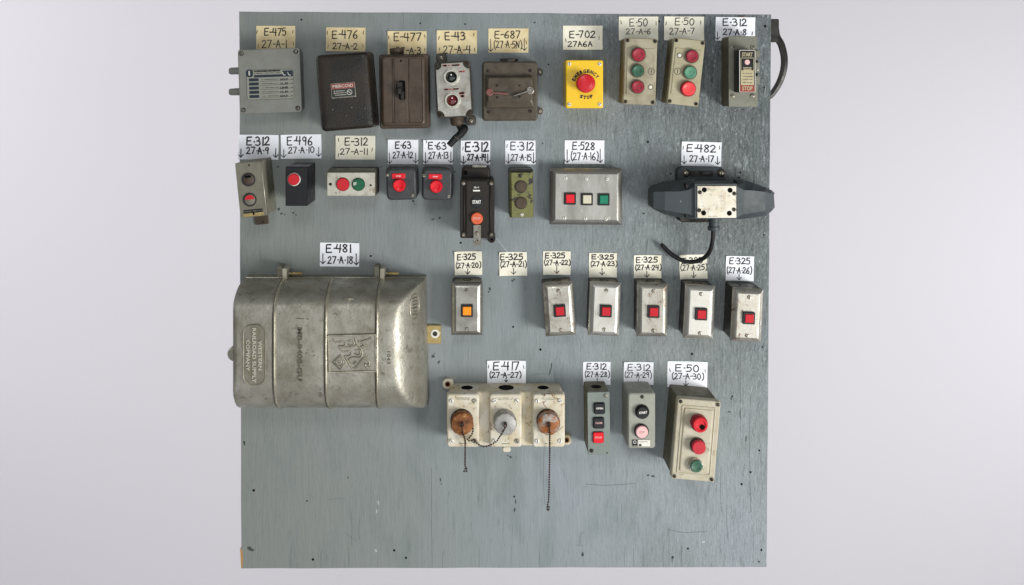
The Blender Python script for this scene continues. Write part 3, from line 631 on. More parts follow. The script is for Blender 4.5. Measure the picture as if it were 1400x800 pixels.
# silver two-button station with cable
d = Dev('pilot_station', 'worn silver cast station with a black and a red glass button above a gland', 'push button station', 620.2, 122.6, 40, 3)
W, H = 50*d.f, 78*d.f
d.part('body', MB().rr(0, 0, W, H, 5, [(0, 1), (30, 0), (34, .3), (35, 1)]), 'dull_lid')
wf, hf = W/2-1.6, H/2-2; n_ = 8.5; pts = []
for sx, sy, st in ((1, 1, 0), (-1, 1, 1), (-1, -1, 2), (1, -1, 3)):
    arc = [(wf-n_*math.sin(math.radians(t)), hf-n_*math.cos(math.radians(t))) for t in (0, 22, 45, 68, 90)]
    arc = [(sx*x, sy*y) for x, y in arc]
    if st in (1, 3): arc = arc[::-1]
    pts += arc
d.part('cover_plate', MB().loops([[(x, y, 34) for x, y in pts], [(x, y, 39) for x, y in pts], [(x*.965, y*.98, 40) for x, y in pts]]), 'cast_steel', smooth=25)
for sx in (-1, 1):
    for sy in (-1, 1):
        b_ = d.part('screw_boss', MB().lathe(sx*(W/2-4.6), sy*(H/2-5), [(4.3, 33), (4.2, 37), (3.5, 37.6), (.01, 37.6)], 14), 'dull_lid'); d.screw_l(sx*(W/2-4.6), sy*(H/2-5), 37.6, 2.6, 'screw_dark')
for (x, y, m) in ((616.8, 105.3, 'black_glass'), (618.2, 137.4, 'red_dark_glass')):
    a = d.P(x, y, 46); rr = 10.2
    d.part('bezel', MB().lathe(a[0], a[1], [(rr+1.5, 39.5), (rr+1.5, 41), (rr, 41.4), (rr, 45.4), (rr-.6, 46), (rr-2.4, 46), (rr-3, 44.6), (rr-2.6, 41)], 28), 'ring_silver')
    d.part('push_button', MB().lathe(a[0], a[1], [(7.2, 40), (7.2, 41.6), (5.8, 43), (3.4, 43.9), (.01, 44.2)], 24), m)
for (x, y, ln) in ((615.5, 89.5, 24), (617, 122, 22)):
    a = d.P(x, y); pl = d.part('legend_plate', MB().rr(a[0], a[1], ln, 5, .6, [(39.8, 0), (40.3, 0), (40.4, .2)]), 'cast_steel')
    q = MB(); fakeprint(q, a[0]-ln/2+2, a[0]-2, a[1], 2.4, 40.4); fakeprint(q, a[0]+2, a[0]+ln/2-1, a[1], 2.4, 40.4); d.part('red_lettering', q, 'print_red', parent=pl, smooth=0, recalc=False); d.screw_l(a[0], a[1], 40.4, .9, parent=pl)
a = d.P(629, 98); q = MB(); fakeprint(q, a[0]-1, a[0]+5, a[1], 2.4, 40); a = d.P(630.5, 129); fakeprint(q, a[0]-2, a[0]+4, a[1]+1.5, 3, 40); fakeprint(q, a[0]-2, a[0]+4, a[1]-2.5, 3, 40); d.part('red_lettering', q, 'print_red', smooth=0, recalc=False)
for (x, y) in ((603.5, 79.5), (644, 165)):
    a = d.P(x, y, 8); lg = d.part('mounting_lug', MB().rr(a[0], a[1], 14, 13, 4, [(0, 0), (7, 0), (8, .8)]), 'dull_lid'); d.screw_l(a[0], a[1], 8, 3, 'screw_steel', parent=lg)
a = d.P(624.5, 163, 22)
gl = d.part('cable_gland', MB().lathe(a[0], a[1], [(9.6, 5), (9.6, 0), (8.6, -1), (8.6, -7), (6.2, -9), (3, -9)], 12, 'v', 20), 'brown_flange')
cb = [d.P3(627, 170, 20), d.P3(631, 175, 20), d.P3(635, 176, 22), d.P3(629, 184, 26), d.P3(622, 190, 28), d.P3(614, 199, 30)]
cab = d.part('cable_stub', MB().tube(smooth_path(cb, 5), [4.2, 4.4, 4.7, 5, 5.4]+[5.6]*6+[5.5]*5+[5.0]*5+[4.5]*5, 10), 'rubber')
cbw = [d.P3(634, 176, 26), d.P3(629, 183, 31), d.P3(625, 190, 33), d.P3(627, 191.5, 33)]
d.part('wire_tie', MB().tube(smooth_path([d.P3(621.5, 187, 32), d.P3(625.5, 189.5, 33.5), d.P3(626.5, 192, 31)], 3), .8, 6), 'strap_steel', parent=cab)

# olive lever box
d = Dev('lever_switch_box', 'olive brown metal box with a raised panel and two thin folded levers', 'switch box', 697.5, 124.8, 40, .3)
W, H = 76*d.f, 82*d.f
d.part('box', MB().rr(0, 0, W, H, 4.5, [(0, 0), (30, 0), (32, .6), (33, 2.2)]), 'olive_brown')
a = d.P(697, 125, 42)
d.part('raised_panel', MB().loops([[(x, y, 32.5) for x, y in rrect(a[0], a[1]-1, 66*.968, 44*.968, 2)], [(x, y, 38) for x, y in rrect(a[0], a[1]-.4, 66*.968, 43*.968, 2)], [(x, y, 41) for x, y in rrect(a[0], a[1]+1.8, 62*.968, 35*.968, 3)], [(x, y, 42) for x, y in rrect(a[0], a[1]+1.8, 58*.968, 32*.968, 3)]]), 'olive_brown')
a = d.P(696, 82, 20); d.part('conduit_hub', MB().lathe(a[0], a[1]-1, [(12, -2), (12, 2.4), (11, 3), (8, 3.1)], 20, 'v', 20), 'dark_iron')
for y in (98.4, 152):
    a = d.P(738, y, 4); lg = d.part('mounting_ear', MB().rr(a[0]-1, a[1], 10, 9, 3.5, [(0, 0), (3.4, 0), (4, .5)]), 'olive_brown'); d.screw_l(a[0]+.4, a[1], 4, 2.5, parent=lg)
for (x, y) in ((667.5, 97), (725, 96.5), (668.5, 153), (725, 152)): d.screw(x, y, 33, 2.3, 'screw_dark')
for (x, y) in ((680, 117), (710.3, 117), (680, 133), (710.5, 132.5)): d.screw(x, y, 42, 1.6, 'screw_dark')
for (rx, ry, ex, ey, m, r) in ((669.6, 126.2, 694.6, 128.6, 'red_worn', 4), (724.9, 123.9, 700, 132, 'strap_steel', 4.2)):
    a = d.P(rx, ry, 44); b = d.P(ex, ey, 44)
    lv = MB(); lv.lathe(a[0], a[1], [(r+.9, 42), (r+.9, 43.6), (r, 44), (r-1, 44), (r-1.4, 43.4), (.01, 43.3)], 20)
    t = Vector((b[0]-a[0], b[1]-a[1])).normalized(); lv.tube([(a[0]+t.x*r, a[1]+t.y*r, 43.6), (b[0]-t.x*3, b[1]-t.y*3, 45), (b[0], b[1], 44.4)], [1.3, 1.5, .6], 6)
    d.part('lever', lv, m)

# emergency stop
d = Dev('emergency_stop', 'bright yellow box with red mushroom button and the words EMERGENCY STOP', 'emergency stop', 799.2, 115.2, 42, 0)
W, H = 51*d.f, 66*d.f
d.part('box', MB().rr(0, 0, W-.8, H-.8, 2.5, [(0, 0), (28, 0)]), 'safety_yellow')
d.part('lid', MB().rr(0, 0, W, H, 2.5, [(28.6, .2), (29, 0), (40.5, 0), (41.6, .5), (42, 1.4)]), 'safety_yellow')
for sx in (-1, 1):
    for sy in (-1, 1): d.screw_l(sx*(W/2-4.6), sy*(H/2-5.2), 42, 2.5, 'screw_white')
a = d.P(801.3, 114, 58); bz = (a[0]+1, a[1]-.5)
d.part('collar', MB().lathe(bz[0], bz[1], [(12, 41.8), (12, 43.4), (9, 44), (8.4, 50)], 28), 'black_plastic')
d.part('push_button', MB().lathe(a[0], a[1], [(8.5, 47), (12.2, 50), (12.6, 53), (12.3, 56), (10.8, 58), (8.6, 58.6), (8.2, 58.3), (6.4, 58.9), (6, 58.6), (3.6, 59), (3.2, 58.7), (.01, 58.8)], 36), 'red_plastic')
lt = MB(); tc0 = d.P(801.6, 115.5); 
for i, ch in enumerate('EMERGENCY'):
    an = math.radians(158-i*15.3); R2 = 17.6; lt.text(ch, tc0[0]+R2*math.cos(an), tc0[1]+R2*math.sin(an), 3.9, 5, 42, math.degrees(an)-90, .06)
for i, ch in enumerate('STOP'):
    an = math.radians(248+i*15); R2 = 17.3; lt.text(ch, tc0[0]+R2*math.cos(an), tc0[1]+R2*math.sin(an), 3.9, 4.8, 42, math.degrees(an)+90, .06)
d.part('lettering', lt, 'ink', smooth=0, recalc=False)

# two beige three-button stations
def beige(cx, cy, rot, W, H, lab, m, btns, marks):
    d = Dev('three_button_station', lab, 'push button station', cx, cy, 42, rot, 'beige three-button stations'); W *= d.f; H *= d.f
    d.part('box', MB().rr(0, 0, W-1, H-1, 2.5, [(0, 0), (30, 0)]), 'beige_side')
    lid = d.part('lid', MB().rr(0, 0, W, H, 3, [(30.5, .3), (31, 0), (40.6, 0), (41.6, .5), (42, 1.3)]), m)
    d.part('raised_field', MB().rr(0, 0, W-7, H*.70, 1, [(41.8, 0), (42.5, 0), (42.9, .5)]), m, parent=lid)
    for sx in (-1, 1):
        for sy in (-1, 1): d.screw_l(sx*(W/2-3.4), sy*(H/2-3.6), 42, 2.5, 'screw_dark')
    for (x, y, r, mm, h) in btns: d.button(x, y, r, h, mm, 42.9, 'grey_ring' if mm != 'red_vivid' else 'red_dull', 1.16, h*.7, concave=.6)
    for (x, y, r, k) in marks:
        a = d.P(x, y); q = MB(); c_ = circ(a[0], a[1], r, 18); q.ribbon(c_+[c_[0]], .7, 42.9)
        if k: q.ribbon([(a[0], a[1]-r*.55), (a[0], a[1]+r*.55)], .9, 42.9)
        d.part('printed_mark', q, 'print_dark', smooth=0, recalc=False)
        if not k: d.part('plug', MB().lathe(a[0], a[1], [(r*.65, 42.8), (r*.6, 43.6), (.01, 43.8)], 14), 'screw_white')
beige(875.4, 97.8, -1.9, 44.5, 91, 'upright beige station with red, green and red buttons in a left column', 'beige_box', ((873.2, 74.7, 9, 'red_dull', 6), (872, 96.8, 8.2, 'green_dull', 4.5), (872, 118.8, 8.4, 'red_dull', 4.5)), ((890.3, 97.6, 4.3, 1), (889.2, 119.2, 3.4, 0)))
beige(938.2, 98.8, -6.2, 43.2, 91, 'tilted beige station with buttons in a right column, the lowest bright red', 'beige_light', ((946.5, 77, 8.4, 'red_dull', 5), (943.9, 99, 8.4, 'green_light', 5), (941.6, 121.6, 9.2, 'red_vivid', 7)), ((928.8, 75.8, 3.4, 0), (926.2, 97.6, 4.3, 1)))

# start stop station at the right
d = Dev('start_stop_station', 'narrow grey green metal station with black block reading START and STOP', 'push button station', 1016, 98, 38, 0)
W, H = 39.5*d.f, 97*d.f
d.part('box', MB().rr(0, 0, W-.4, H-1, 2, [(0, 0), (35, 0)]), 'taupe_box')
d.part('cover_plate', MB().rr(0, 0, W, H, 1.2, [(35.4, 0), (37.5, 0), (38, .4)]), 'grey_green_metal')
for x in (1002, 1029):
    for y in (65, 131): d.screw(x, y, 38, 2.9, 'screw_steel')
a = d.P(1021.7, 97.3, 62); wb, hb_ = 22.5*.955, 58*.955
bk = d.part('switch_block', MB().rr(a[0], a[1], wb+.6, hb_+.6, 1.4, [(37.5, 0), (60, 0), (61.5, .4), (62, 1)]), 'black_plastic')
fr = MB(); o_ = rrect(a[0], a[1], wb-1.2, hb_-1.2, 1); fr.ribbon(o_+[o_[0]], .7, 62.05); o_ = rrect(a[0], a[1]+3.2, wb-5, 27, .3, 1); 
d.part('plate_border', fr, 'screw_white', parent=bk, smooth=0, recalc=False)
fl = d.part('white_field', MB().rr(a[0], a[1]-9, wb-4.4, 20, .3, [(62, 0), (62.2, 0)]), 'aged_white', parent=bk)
fr = MB(); o_ = rrect(a[0], a[1]+8.6, wb-4.6, 17, .3, 1); fr.ribbon(o_+[o_[0]], .8, 62.1); fr.text('START', a[0], a[1]+21.6, 14, 5.4, 62.1, 0, .03); fr.text('STOP', a[0], a[1]-22.4, 13.5, 5.6, 62.3, 0, .03)
fr.ribbon([(a[0]-5, a[1]+4.2), (a[0]+5, a[1]+4.2)], 1.2, 62.1); fr.ribbon([(a[0]-5, a[1]+1.8), (a[0]+5, a[1]+1.8)], 1.2, 62.1)
d.part('red_field', MB().rr(a[0], a[1]-22.6, wb-2.6, 8.8, .4, [(62, 0), (62.25, 0)]), 'print_red', parent=bk)
d.part('lettering', fr, 'aged_white', parent=bk, smooth=0, recalc=False)
d.part('red_dot', MB().lathe(a[0], a[1]+11.6, [(3.4, 62), (3.3, 62.3), (.01, 62.3)], 18), 'pink_cap', parent=bk)
q = MB()
for k in range(4): fakeprint(q, a[0]-6, a[0]+6, a[1]-3-k*4, .9, 62.2)
d.part('small_print', q, 'print_dark', parent=bk, smooth=0, recalc=False)
brk = MB()
for y, h in ((74, 10), (92, 13), (110, 12)):
    b = d.P(1035.5, y, 40); brk.rr(b[0]-1.5, b[1], 9, h, 1, [(36, 0), (41, 0), (42, .6)])
bko = d.part('latch_bracket', brk, 'grey_green_metal')
for y in (84, 101.5): b = d.P(1034, y, 41); d.part('slot', MB().rr(b[0], b[1], 3, 3, .6, [(38, 0), (42.3, 0)]), 'dark_hole', parent=bko)
b = d.P(1036, 96, 42); d.screw_l(b[0], b[1], 42, 1.2, 'screw_white', parent=bko)

# ---------------------------------------------------------------- row two
d = Dev('two_button_station', 'leaning grey steel box at the left edge with dark button and half red button', 'push button station', 343, 259.2, 60, 5.8)
W, H = 36.5*d.f, 75*d.f
d.part('box', MB().rr(0, 0, W, H, .8, [(0, 0), (59, 0), (60, .4)]), 'grey_paint')
d.part('bright_edge', MB().tube([(W/2-.3, H/2-1, 59.9), (W/2-.3, -H/2+1, 59.9)], .55, 6), 'bare_edge')
for (x, y, half) in ((339.8, 245.5, 0), (341.6, 273, 1)):
    a = d.P(x, y, 60); b_ = d.part('bezel', MB().lathe(a[0], a[1], [(9, 59.8), (9, 60.8), (8.4, 61), (7.6, 61), (7.4, 60.3), (3, 60.2)], 26), 'rim_dark')
    c_ = d.part('push_button', MB().lathe(a[0]+.3, a[1], [(6.9, 60), (6.9, 61.4), (6.2, 61.9), (.01, 62)], 24), 'brown_paint' if not half else 'grey_paint')
    if half:
        p_ = [(a[0]+.3+6.2*math.cos(math.radians(t)), a[1]+6.2*math.sin(math.radians(t))) for t in range(5, 176, 10)]; d.part('red_segment', MB().poly(p_, 61.9, 62.5), 'red_plastic', parent=c_)
    else: d.part('crescent', MB().rr(a[0], a[1]+4, 8, 3, 1, [(61.9, 0), (62.3, 0)]), 'dark_hole', parent=c_)
a = d.P(340.5, 225.8); d.part('hole', MB().lathe(a[0], a[1], [(1.2, 60), (1.1, 60.2), (.01, 60.2)], 10), 'dark_hole')
a = d.P(346.3, 288.5); q = d.part('legend_plate', MB().rr(a[0], a[1], 25, 4.2, .8, [(60, 0), (60.5, 0)]), 'black_plastic'); t_ = MB(); fakeprint(t_, a[0]-11, a[0]+11, a[1], 1.6, 60.5); d.part('small_print', t_, 'grey_paint', parent=q, smooth=0, recalc=False)
a = d.P(346.8, 293.4); d.part('yellow_strip', MB().rr(a[0], a[1], 26, 3.8, .4, [(60, 0), (60.35, 0)]), 'brass_tab')
a = d.P(347, 292); d.part('notch', MB().rr(a[0], a[1], 2, 4, .6, [(60, 0), (60.7, 0)]), 'dark_hole')
a = d.P(357.5, 301, 3); tb = d.part('mounting_tab', MB().rr(a[0], a[1]+2, 18, 16, 1.5, [(0, 0), (2.6, 0), (3, .4)]), 'brown_flange'); b = d.P(359.5, 303.5, 3); d.part('hole', MB().lathe(b[0], b[1], [(1.1, 3), (1, 3.2), (.01, 3.2)], 10), 'dark_hole', parent=tb)

d = Dev('one_button_box', 'deep glossy black box with single red button in chrome ring', 'push button box', 405.2, 255, 60, 0)
W, H = 30.5*d.f, 54*d.f
d.part('box', MB().rr(0, 0, W, H, 1.2, [(0, 0), (57, 0), (59.2, .3), (60, 1)]), 'black_plastic')
a = d.P(402, 245, 61); d.part('bezel', MB().lathe(a[0], a[1], [(9.6, 59.8), (9.6, 61.5), (8.8, 63), (7.8, 63.2), (7.6, 61.5)], 30), 'chrome_ring')
d.part('push_button', MB().lathe(a[0], a[1], [(7.4, 60), (7.4, 64), (6.6, 65), (.01, 65.1)], 28), 'red_plastic')

d = Dev('two_button_plate', 'horizontal worn white plate with red and green buttons on olive box', 'push button station', 479.5, 252, 45, 0)
W, H = 65*d.f, 32*d.f
d.part('box', MB().rr(.7, 1.6, W+2.2, H+3.6, 1.5, [(0, 0), (34, 0), (36, .3)]), 'dark_frame')
d.part('upper_slope', MB().loops([[(x, y, 33) for x, y in ((-W/2, H/2-.5), (W/2, H/2-.5), (W/2, H/2+4.2), (-W/2+1, H/2+4.2))], [(x, y, z) for x, y, z in ((-W/2, H/2-.5, 44.4), (W/2, H/2-.5, 44.4), (W/2, H/2+4, 37), (-W/2+1, H/2+4, 37))]]), 'grey_green_metal')
d.part('face_plate', MB().rr(0, 0, W, H, .8, [(35, 0), (44.2, 0), (45, .6)]), 'worn_white_face')
d.button(468.4, 252.3, 8.7, 2.4, 'red_plastic', ring='dark_iron', ring_r=1.08, ring_h=.8)
gb = d.button(489.8, 252.4, 8.4, 2.4, 'green_deep', ring='dark_iron', ring_r=1.08, ring_h=.8)
a = d.P(485.6, 251.4, 47.4); d.part('lettering', MB().text('ST', a[0]-.2, a[1], 4.4, 3.8, 47.4, 0, .04), 'print_white', parent=gb, smooth=0, recalc=False)
d.screw(452, 252, 45, 2, 'screw_dark'); a = d.P(506.8, 253.2); d.part('hole', MB().lathe(a[0], a[1], [(1.4, 45), (1.3, 45.2), (.01, 45.2)], 10), 'dark_hole')

def stopbox(cx, cy, rot, bx_, by_, lx, ly, s1, s2, lab):
    d = Dev('stop_button_box', lab, 'stop button', cx, cy, 38, rot, 'charcoal stop button boxes'); W, H = 41.5*d.f, 43.6*d.f
    d.part('box', MB().rr(0, 1.2, W+1.4, H+1.8, 6, [(0, 1), (4, 0), (26, 0)]), 'charcoal_plastic')
    d.part('lid', MB().rr(0, 0, W, H, 6.5, [(26.4, .3), (27, 0), (34.5, .3), (37, 1.3), (38, 3)], 6), 'charcoal_plastic')
    d.button(bx_, by_, 8.3, 7, 'red_bright', ring='red_dull', ring_r=1.12, ring_h=2, concave=.5)
    a = d.P(lx, ly); pl = d.part('legend_plate', MB().rr(a[0], a[1], 17.6, 6.8, .8, [(37.9, 0), (38.9, 0), (39.1, .3)]), 'red_bright')
    d.part('lettering', MB().text('STOP', a[0], a[1], 6.4, 1.7, 39.1, 0, .03), 'print_white', parent=pl, smooth=0, recalc=False)
    for x, y in (s1, s2): d.screw(x, y, 37.6, 2.4)
stopbox(548.7, 252.3, 1.5, 545.5, 253.8, 545, 240.8, (529.4, 239.3), (564, 267.3), 'charcoal rounded box with red stop button, left of the pair')
stopbox(597.4, 252.6, -1, 596, 255.3, 595.2, 241.5, (579.6, 240), (613.6, 268.8), 'charcoal rounded box with red stop button, right of the pair')

d = Dev('start_stop_station', 'tall dark brown station with START above an orange STOP button and steel strap', 'push button station', 652.6, 286, 48, 0)
W, H = 47*d.f, 80.5*d.f
d.part('body', MB().rr(0, 0, W, H, 2.6, [(0, .5), (42, 0), (44.5, 0), (45.6, .6)]), 'brown_cast')
d.part('centre_panel', MB().rr(-.6, .3, 28, H-4, 1, [(45, 0), (47.3, 0), (48, .6)]), 'brown_cast')
for sx in (-1, 1): d.part('rib', MB().tube([(sx*17.3, -H/2+6, 45.8), (sx*17.3, H/2-6, 45.8)], 1.3, 6), 'brown_cast')
for sx in (-1, 1):
    for sy in (-1, 1):
        d.part('corner_boss', MB().lathe(sx*(W/2-4.4), sy*(H/2-5), [(4.2, 44), (4.1, 46.8), (3.4, 47.2), (.01, 47.2)], 14), 'brown_cast'); d.screw_l(sx*(W/2-4.4), sy*(H/2-5), 47.2, 2.3)
a = d.P(650, 240, 14); hb = d.part('conduit_head', MB().rr(a[0]+.6, a[1]-1, 38.5, 27, 6, [(0, 0), (22, 0), (25, 1), (26, 3)]), 'brown_cast')
b = d.P(652, 251, 30); d.part('arch', MB().lathe(b[0], b[1]-8, [(17, 20), (17, 33), (15.5, 35), (.01, 35.5)], 28), 'brown_cast', parent=hb)
b = d.P(636.5, 236, 26); d.part('hole', MB().lathe(b[0], b[1], [(3, 25.8), (2.9, 26.4), (.01, 26.3)], 14), 'dark_hole', parent=hb)
b = d.P(655.5, 229, 22); d.part('cap_strip', MB().rr(b[0], b[1]+1.8, 19, 3, 1, [(8, 0), (24, 0)]), 'strap_steel', parent=hb)
a = d.P(651.8, 276.2); bt = d.part('push_button', MB().lathe(a[0], a[1], [(8.4, 47.9), (8.3, 48.5), (7.5, 48.7), (7.2, 48.3), (.01, 48.4)], 28), 'black_plastic')
d.part('lettering', MB().text('START', a[0], a[1], 11.2, 4.6, 48.6, 0, .03), 'print_white', parent=bt, smooth=0, recalc=False)
ob_ = d.button(652, 299, 8.1, 4, 'orange_cap', 48); a = d.P(652, 298.6, 52)
d.part('lettering', MB().text('STOP', a[0], a[1], 9.2, 3, 52, 0, .02), 'pink_cap', parent=ob_, smooth=0, recalc=False)
a = d.P(651.5, 259.5); t_ = MB().text('10 =', a[0], a[1]+3, 6.6, 2.4, 48, 0, .03); t_.ribbon([(a[0]-3.8, a[1]-1.2), (a[0]+3.8, a[1]-1.2)], 1.8, 48); d.part('lettering', t_, 'print_white', smooth=0, recalc=False)
a = d.P(652.3, 321.2, 47); st = d.part('steel_strap', MB().rr(a[0], a[1], 10.2, 27, .6, [(46.2, 0), (48.8, 0), (49.3, .3)]), 'strap_steel')
for y in (319, 330.7): d.screw(652.2, y, 49.3, 2.5, parent=st)
a = d.P(673, 327.4, 10); lg = d.part('mounting_lug', MB().rr(a[0]-1, a[1]+3, 10, 15, 4.8, [(0, 0), (12, 0), (13, .8)]), 'brown_cast'); d.part('hole', MB().lathe(a[0]-.6, a[1], [(2, 12.9), (1.9, 13.2), (.01, 13.2)], 12), 'dark_hole', parent=lg)

d = Dev('two_button_station', 'narrow station with peeling olive camouflage paint and two dark round buttons', 'push button station', 713, 266, 40, .6)
W, H = 32*d.f, 65*d.f
d.part('box', MB().rr(0, .6, W+1, H+.6, 1.5, [(0, 0), (34, 0)]), 'dark_frame')
d.part('top_slope', MB().loops([[(x, y, 32) for x, y in ((-W/2, H/2-1.5), (W/2, H/2-1.5), (W/2, H/2+1.5), (-W/2, H/2+1.5))], [(x, y, z) for x, y, z in ((-W/2, H/2-1.5, 39.6), (W/2, H/2-1.5, 39.6), (W/2, H/2+1.4, 34), (-W/2, H/2+1.4, 34))]]), 'dark_frame')
d.part('face_plate', MB().loops([[(x, y, 33) for x, y in rrect(0, -.6, W, H-2, 1)], [(x, y, 36) for x, y in rrect(0, -.6, W, H-2, 1)], [(x, y, 40) for x, y in rrect(0, -.6, W-5, H-4, 1)]]), 'camo_paint', smooth=0)
for y in (255.4, 277.8):
    b_ = d.button(712.3, y, 8, 1.8, 'brown_flange', 40, 'dark_frame', 1.09, .9)
d.screw(711, 240.8, 40, 2.4, 'screw_dark'); d.screw(713.6, 293.6, 40, 2.2, 'screw_white')
a = d.P(713, 266.3); d.part('centre_boss', MB().lathe(a[0], a[1], [(2.4, 39.8), (2.2, 41), (.01, 41.2)], 12), 'camo_paint')

def square_button(d, px, py, w, m, h=6, size=16.4, cap=11.4):
    a = d.P(px, py, w+h); f = (DC-w-h)/DC
    b_ = d.part('bezel', MB().rr(a[0], a[1], size*f, size*f, .8, [(w-.3, 0), (w+h-1.8, 0), (w+h-1.2, .5)]), 'black_plastic')
    return d.part('push_button', MB().rr(a[0]+.2, a[1]+.1, cap*f, cap*f, .6, [(w+h-2, 0), (w+h-.4, 0), (w+h, .5)]), m)
d = Dev('three_gang_plate', 'wide stainless steel plate with square red, ivory and green buttons', 'button plate', 801.6, 269.4, 22, -.4)
W, H = 99.5*d.f, 77.5*d.f
d.part('back_box', MB().rr(0, .5, W-3, H-3, 1.5, [(0, 0), (15, 0)]), 'back_box')
d.part('face_plate', MB().rr(0, 0, W, H, 1.4, [(14.5, 0), (16, 0), (17, .6), (21, 5.6), (22, 7.6)]), 'stainless')
for x, y, m in ((779.4, 271.9, 'red_bright'), (802.6, 272.8, 'ivory_lens'), (825.5, 273.1, 'green_lens')): square_button(d, x, y, 22, m, 4)
for x, y in ((773.4, 243.8), (801.8, 244.5), (830.4, 245), (771.8, 298.3), (800.2, 298.9), (828.6, 299.4)): d.screw(x, y, 22, 2.5, 'screw_white')

# winged valve
d = Dev('winged_valve', 'slate grey winged double-coil valve with pale square plate and black cable below', 'solenoid valve', 979, 276, 64, 0)
def wing(sts, name):
    L = []
    for (x, y0, y1, yf0, yf1, wf) in sts:
        a0 = d.P(x, y0, wf*.62); a1 = d.P(x, y1, wf*.62); f0 = d.P(x, yf0, wf); f1 = d.P(x, yf1, wf); u = a0[0]; uf = f0[0]; m_ = (a0[1]+a1[1])/2
        L.append([(u, a1[1], wf*.36), (u, a1[1], wf*.72), (uf, f1[1], wf), (uf, f0[1], wf), (u, a0[1], wf*.72), (u, a0[1], wf*.36), (u, a0[1]*.4+m_*.6, 14), (u, a1[1]*.4+m_*.6, 14)])
    return d.part(name, MB().loops(L), 'slate_plastic', smooth=0)
lw = wing([(888, 259, 282, 264, 279, 40), (893.5, 255, 286, 262.5, 284, 52), (909, 250.5, 293, 262, 287.5, 57), (930, 247.5, 297, 262, 291, 59), (941, 246, 298, 260, 292.5, 60), (951, 246, 299, 255, 297, 61)], 'coil_housing')
rw = wing([(1007, 247, 299, 255, 297, 61), (1017, 248, 298, 260, 292.5, 60), (1029, 250, 296.5, 260.5, 291, 58), (1046, 256, 294, 262.5, 288.5, 55), (1054, 260, 287.5, 264.5, 284, 50), (1058, 264, 283, 266, 281, 40)], 'coil_housing')
a0 = d.P(949.5, 251, 64); a1 = d.P(1008, 299.4, 64)
d.part('centre_block', MB().loops([[(x, y, z) for x, y in rrect((a0[0]+a1[0])/2, (a0[1]+a1[1])/2, a1[0]-a0[0]-i, a0[1]-a1[1]-i, 1.2)] for z, i in ((6, 0), (63.4, 0), (64, .8))]), 'slate_plastic')
a = d.P(980, 276, 65.5); pl = d.part('face_plate', MB().rr(a[0], a[1]-.2, 53.2*.95, 43.6*.95, .6, [(64, 0), (65.2, 0), (65.5, .3)]), 'valve_plate')
for (x, y) in ((963, 259.7), (998.2, 260.2), (962, 291.3), (997.2, 291.6)):
    a = d.P(x, y, 65.5); d.part('port', MB().lathe(a[0], a[1], [(3.3, 65.4), (3.2, 65.9), (2.9, 65.9), (.01, 65.6)], 20), 'dark_hole', parent=pl)
for (x, y) in ((957, 263), (1004, 264.8), (956, 287.6), (1003.6, 286.6)): d.screw(x, y, 65.5, 2.6, 'screw_dark', parent=pl)
q = MB()
for k in range(3): a = d.P(986+k*2.6, 276, 65.6); [fakeprint(q, a[0]-.6, a[0]+.6, a[1]+14-j*1.9, .5, 65.5) for j in range(15)]
a = d.P(968, 295.8, 65.6); fakeprint(q, a[0], a[0]+12, a[1], .8, 65.5); d.part('small_print', q, 'rust_silver', parent=pl, smooth=0, recalc=False)
for y in (254.5, 294.5): a = d.P(939.5, y, 58); d.part('clamp_screw', MB().rr(a[0], a[1], 5, 7, 1.5, [(44, 0), (57, 0), (58.5, .8)]), 'rubber', parent=lw)
q = MB(); a = d.P(915, 274, 58); fakeprint(q, a[0], a[0]+8, a[1], 1, 57.4); a = d.P(932.5, 274.5, 59.5); q.ribbon([(a[0]-2, a[1]-1.5), (a[0], a[1]+1.8), (a[0]+2, a[1]-1.8)], 1.1, 59); d.part('light_print', q, 'plate_grey', parent=lw, smooth=0, recalc=False)
a = d.P(958, 238, 14); br = d.part('mounting_bracket', MB().rr(a[0], a[1]-4, 64, 26, 7, [(0, 0), (12, 0), (14, 1.2)]), 'slate_plastic')
a = d.P(959, 236.5, 14); d.part('recess', MB().rr(a[0], a[1]-1, 32, 7.5, 2.5, [(13.8, 0), (14.6, 0), (14.8, .4)]), 'dark_iron', parent=br)
a = d.P(965, 236, 15); d.part('clip', MB().rr(a[0], a[1]-1, 10, 3, .8, [(14.6, 0), (16.4, 0), (16.8, .3)]), 'slate_plastic', parent=br)
for x in (938, 985.8):
    a = d.P(x, 236.5, 14); d.part('washer', MB().lathe(a[0], a[1], [(5.6, 13.8), (5.5, 15), (4.2, 15.4), (4, 14.8), (2.8, 14.8)], 20), 'screw_dark', parent=br); d.screw_l(a[0], a[1], 14.9, 3, 'screw_steel', parent=br)
a = d.P(958, 298, 14); br = d.part('mounting_bracket', MB().rr(a[0]-2, a[1]+2, 56, 16, 6, [(0, 0), (14, 0), (16, 1.2)]), 'dark_iron')
a = d.P(976.3, 300, 40)
gl = d.part('cable_gland', MB().lathe(a[0], a[1], [(7.6, 2), (7.6, -3), (6.8, -4), (6.6, -9), (8, -10), (8, -14), (5, -15.5), (3, -15.6)], 14, 'v', 38), 'slate_plastic')
cp = [(975, 313, 38), (974.6, 325, 37), (973, 336, 34), (969, 346, 28), (962, 353, 22), (951, 357.5, 17), (940, 358, 14), (928, 354, 12), (916, 346, 10), (908, 338, 9), (903.5, 333.5, 9)]
d.part('cable', MB().tube(smooth_path([d.P3(*p) for p in cp], 6), [2.9]*56+[2.7, 2.5, 2.3, 2.1, 1.8], 10), 'rubber')

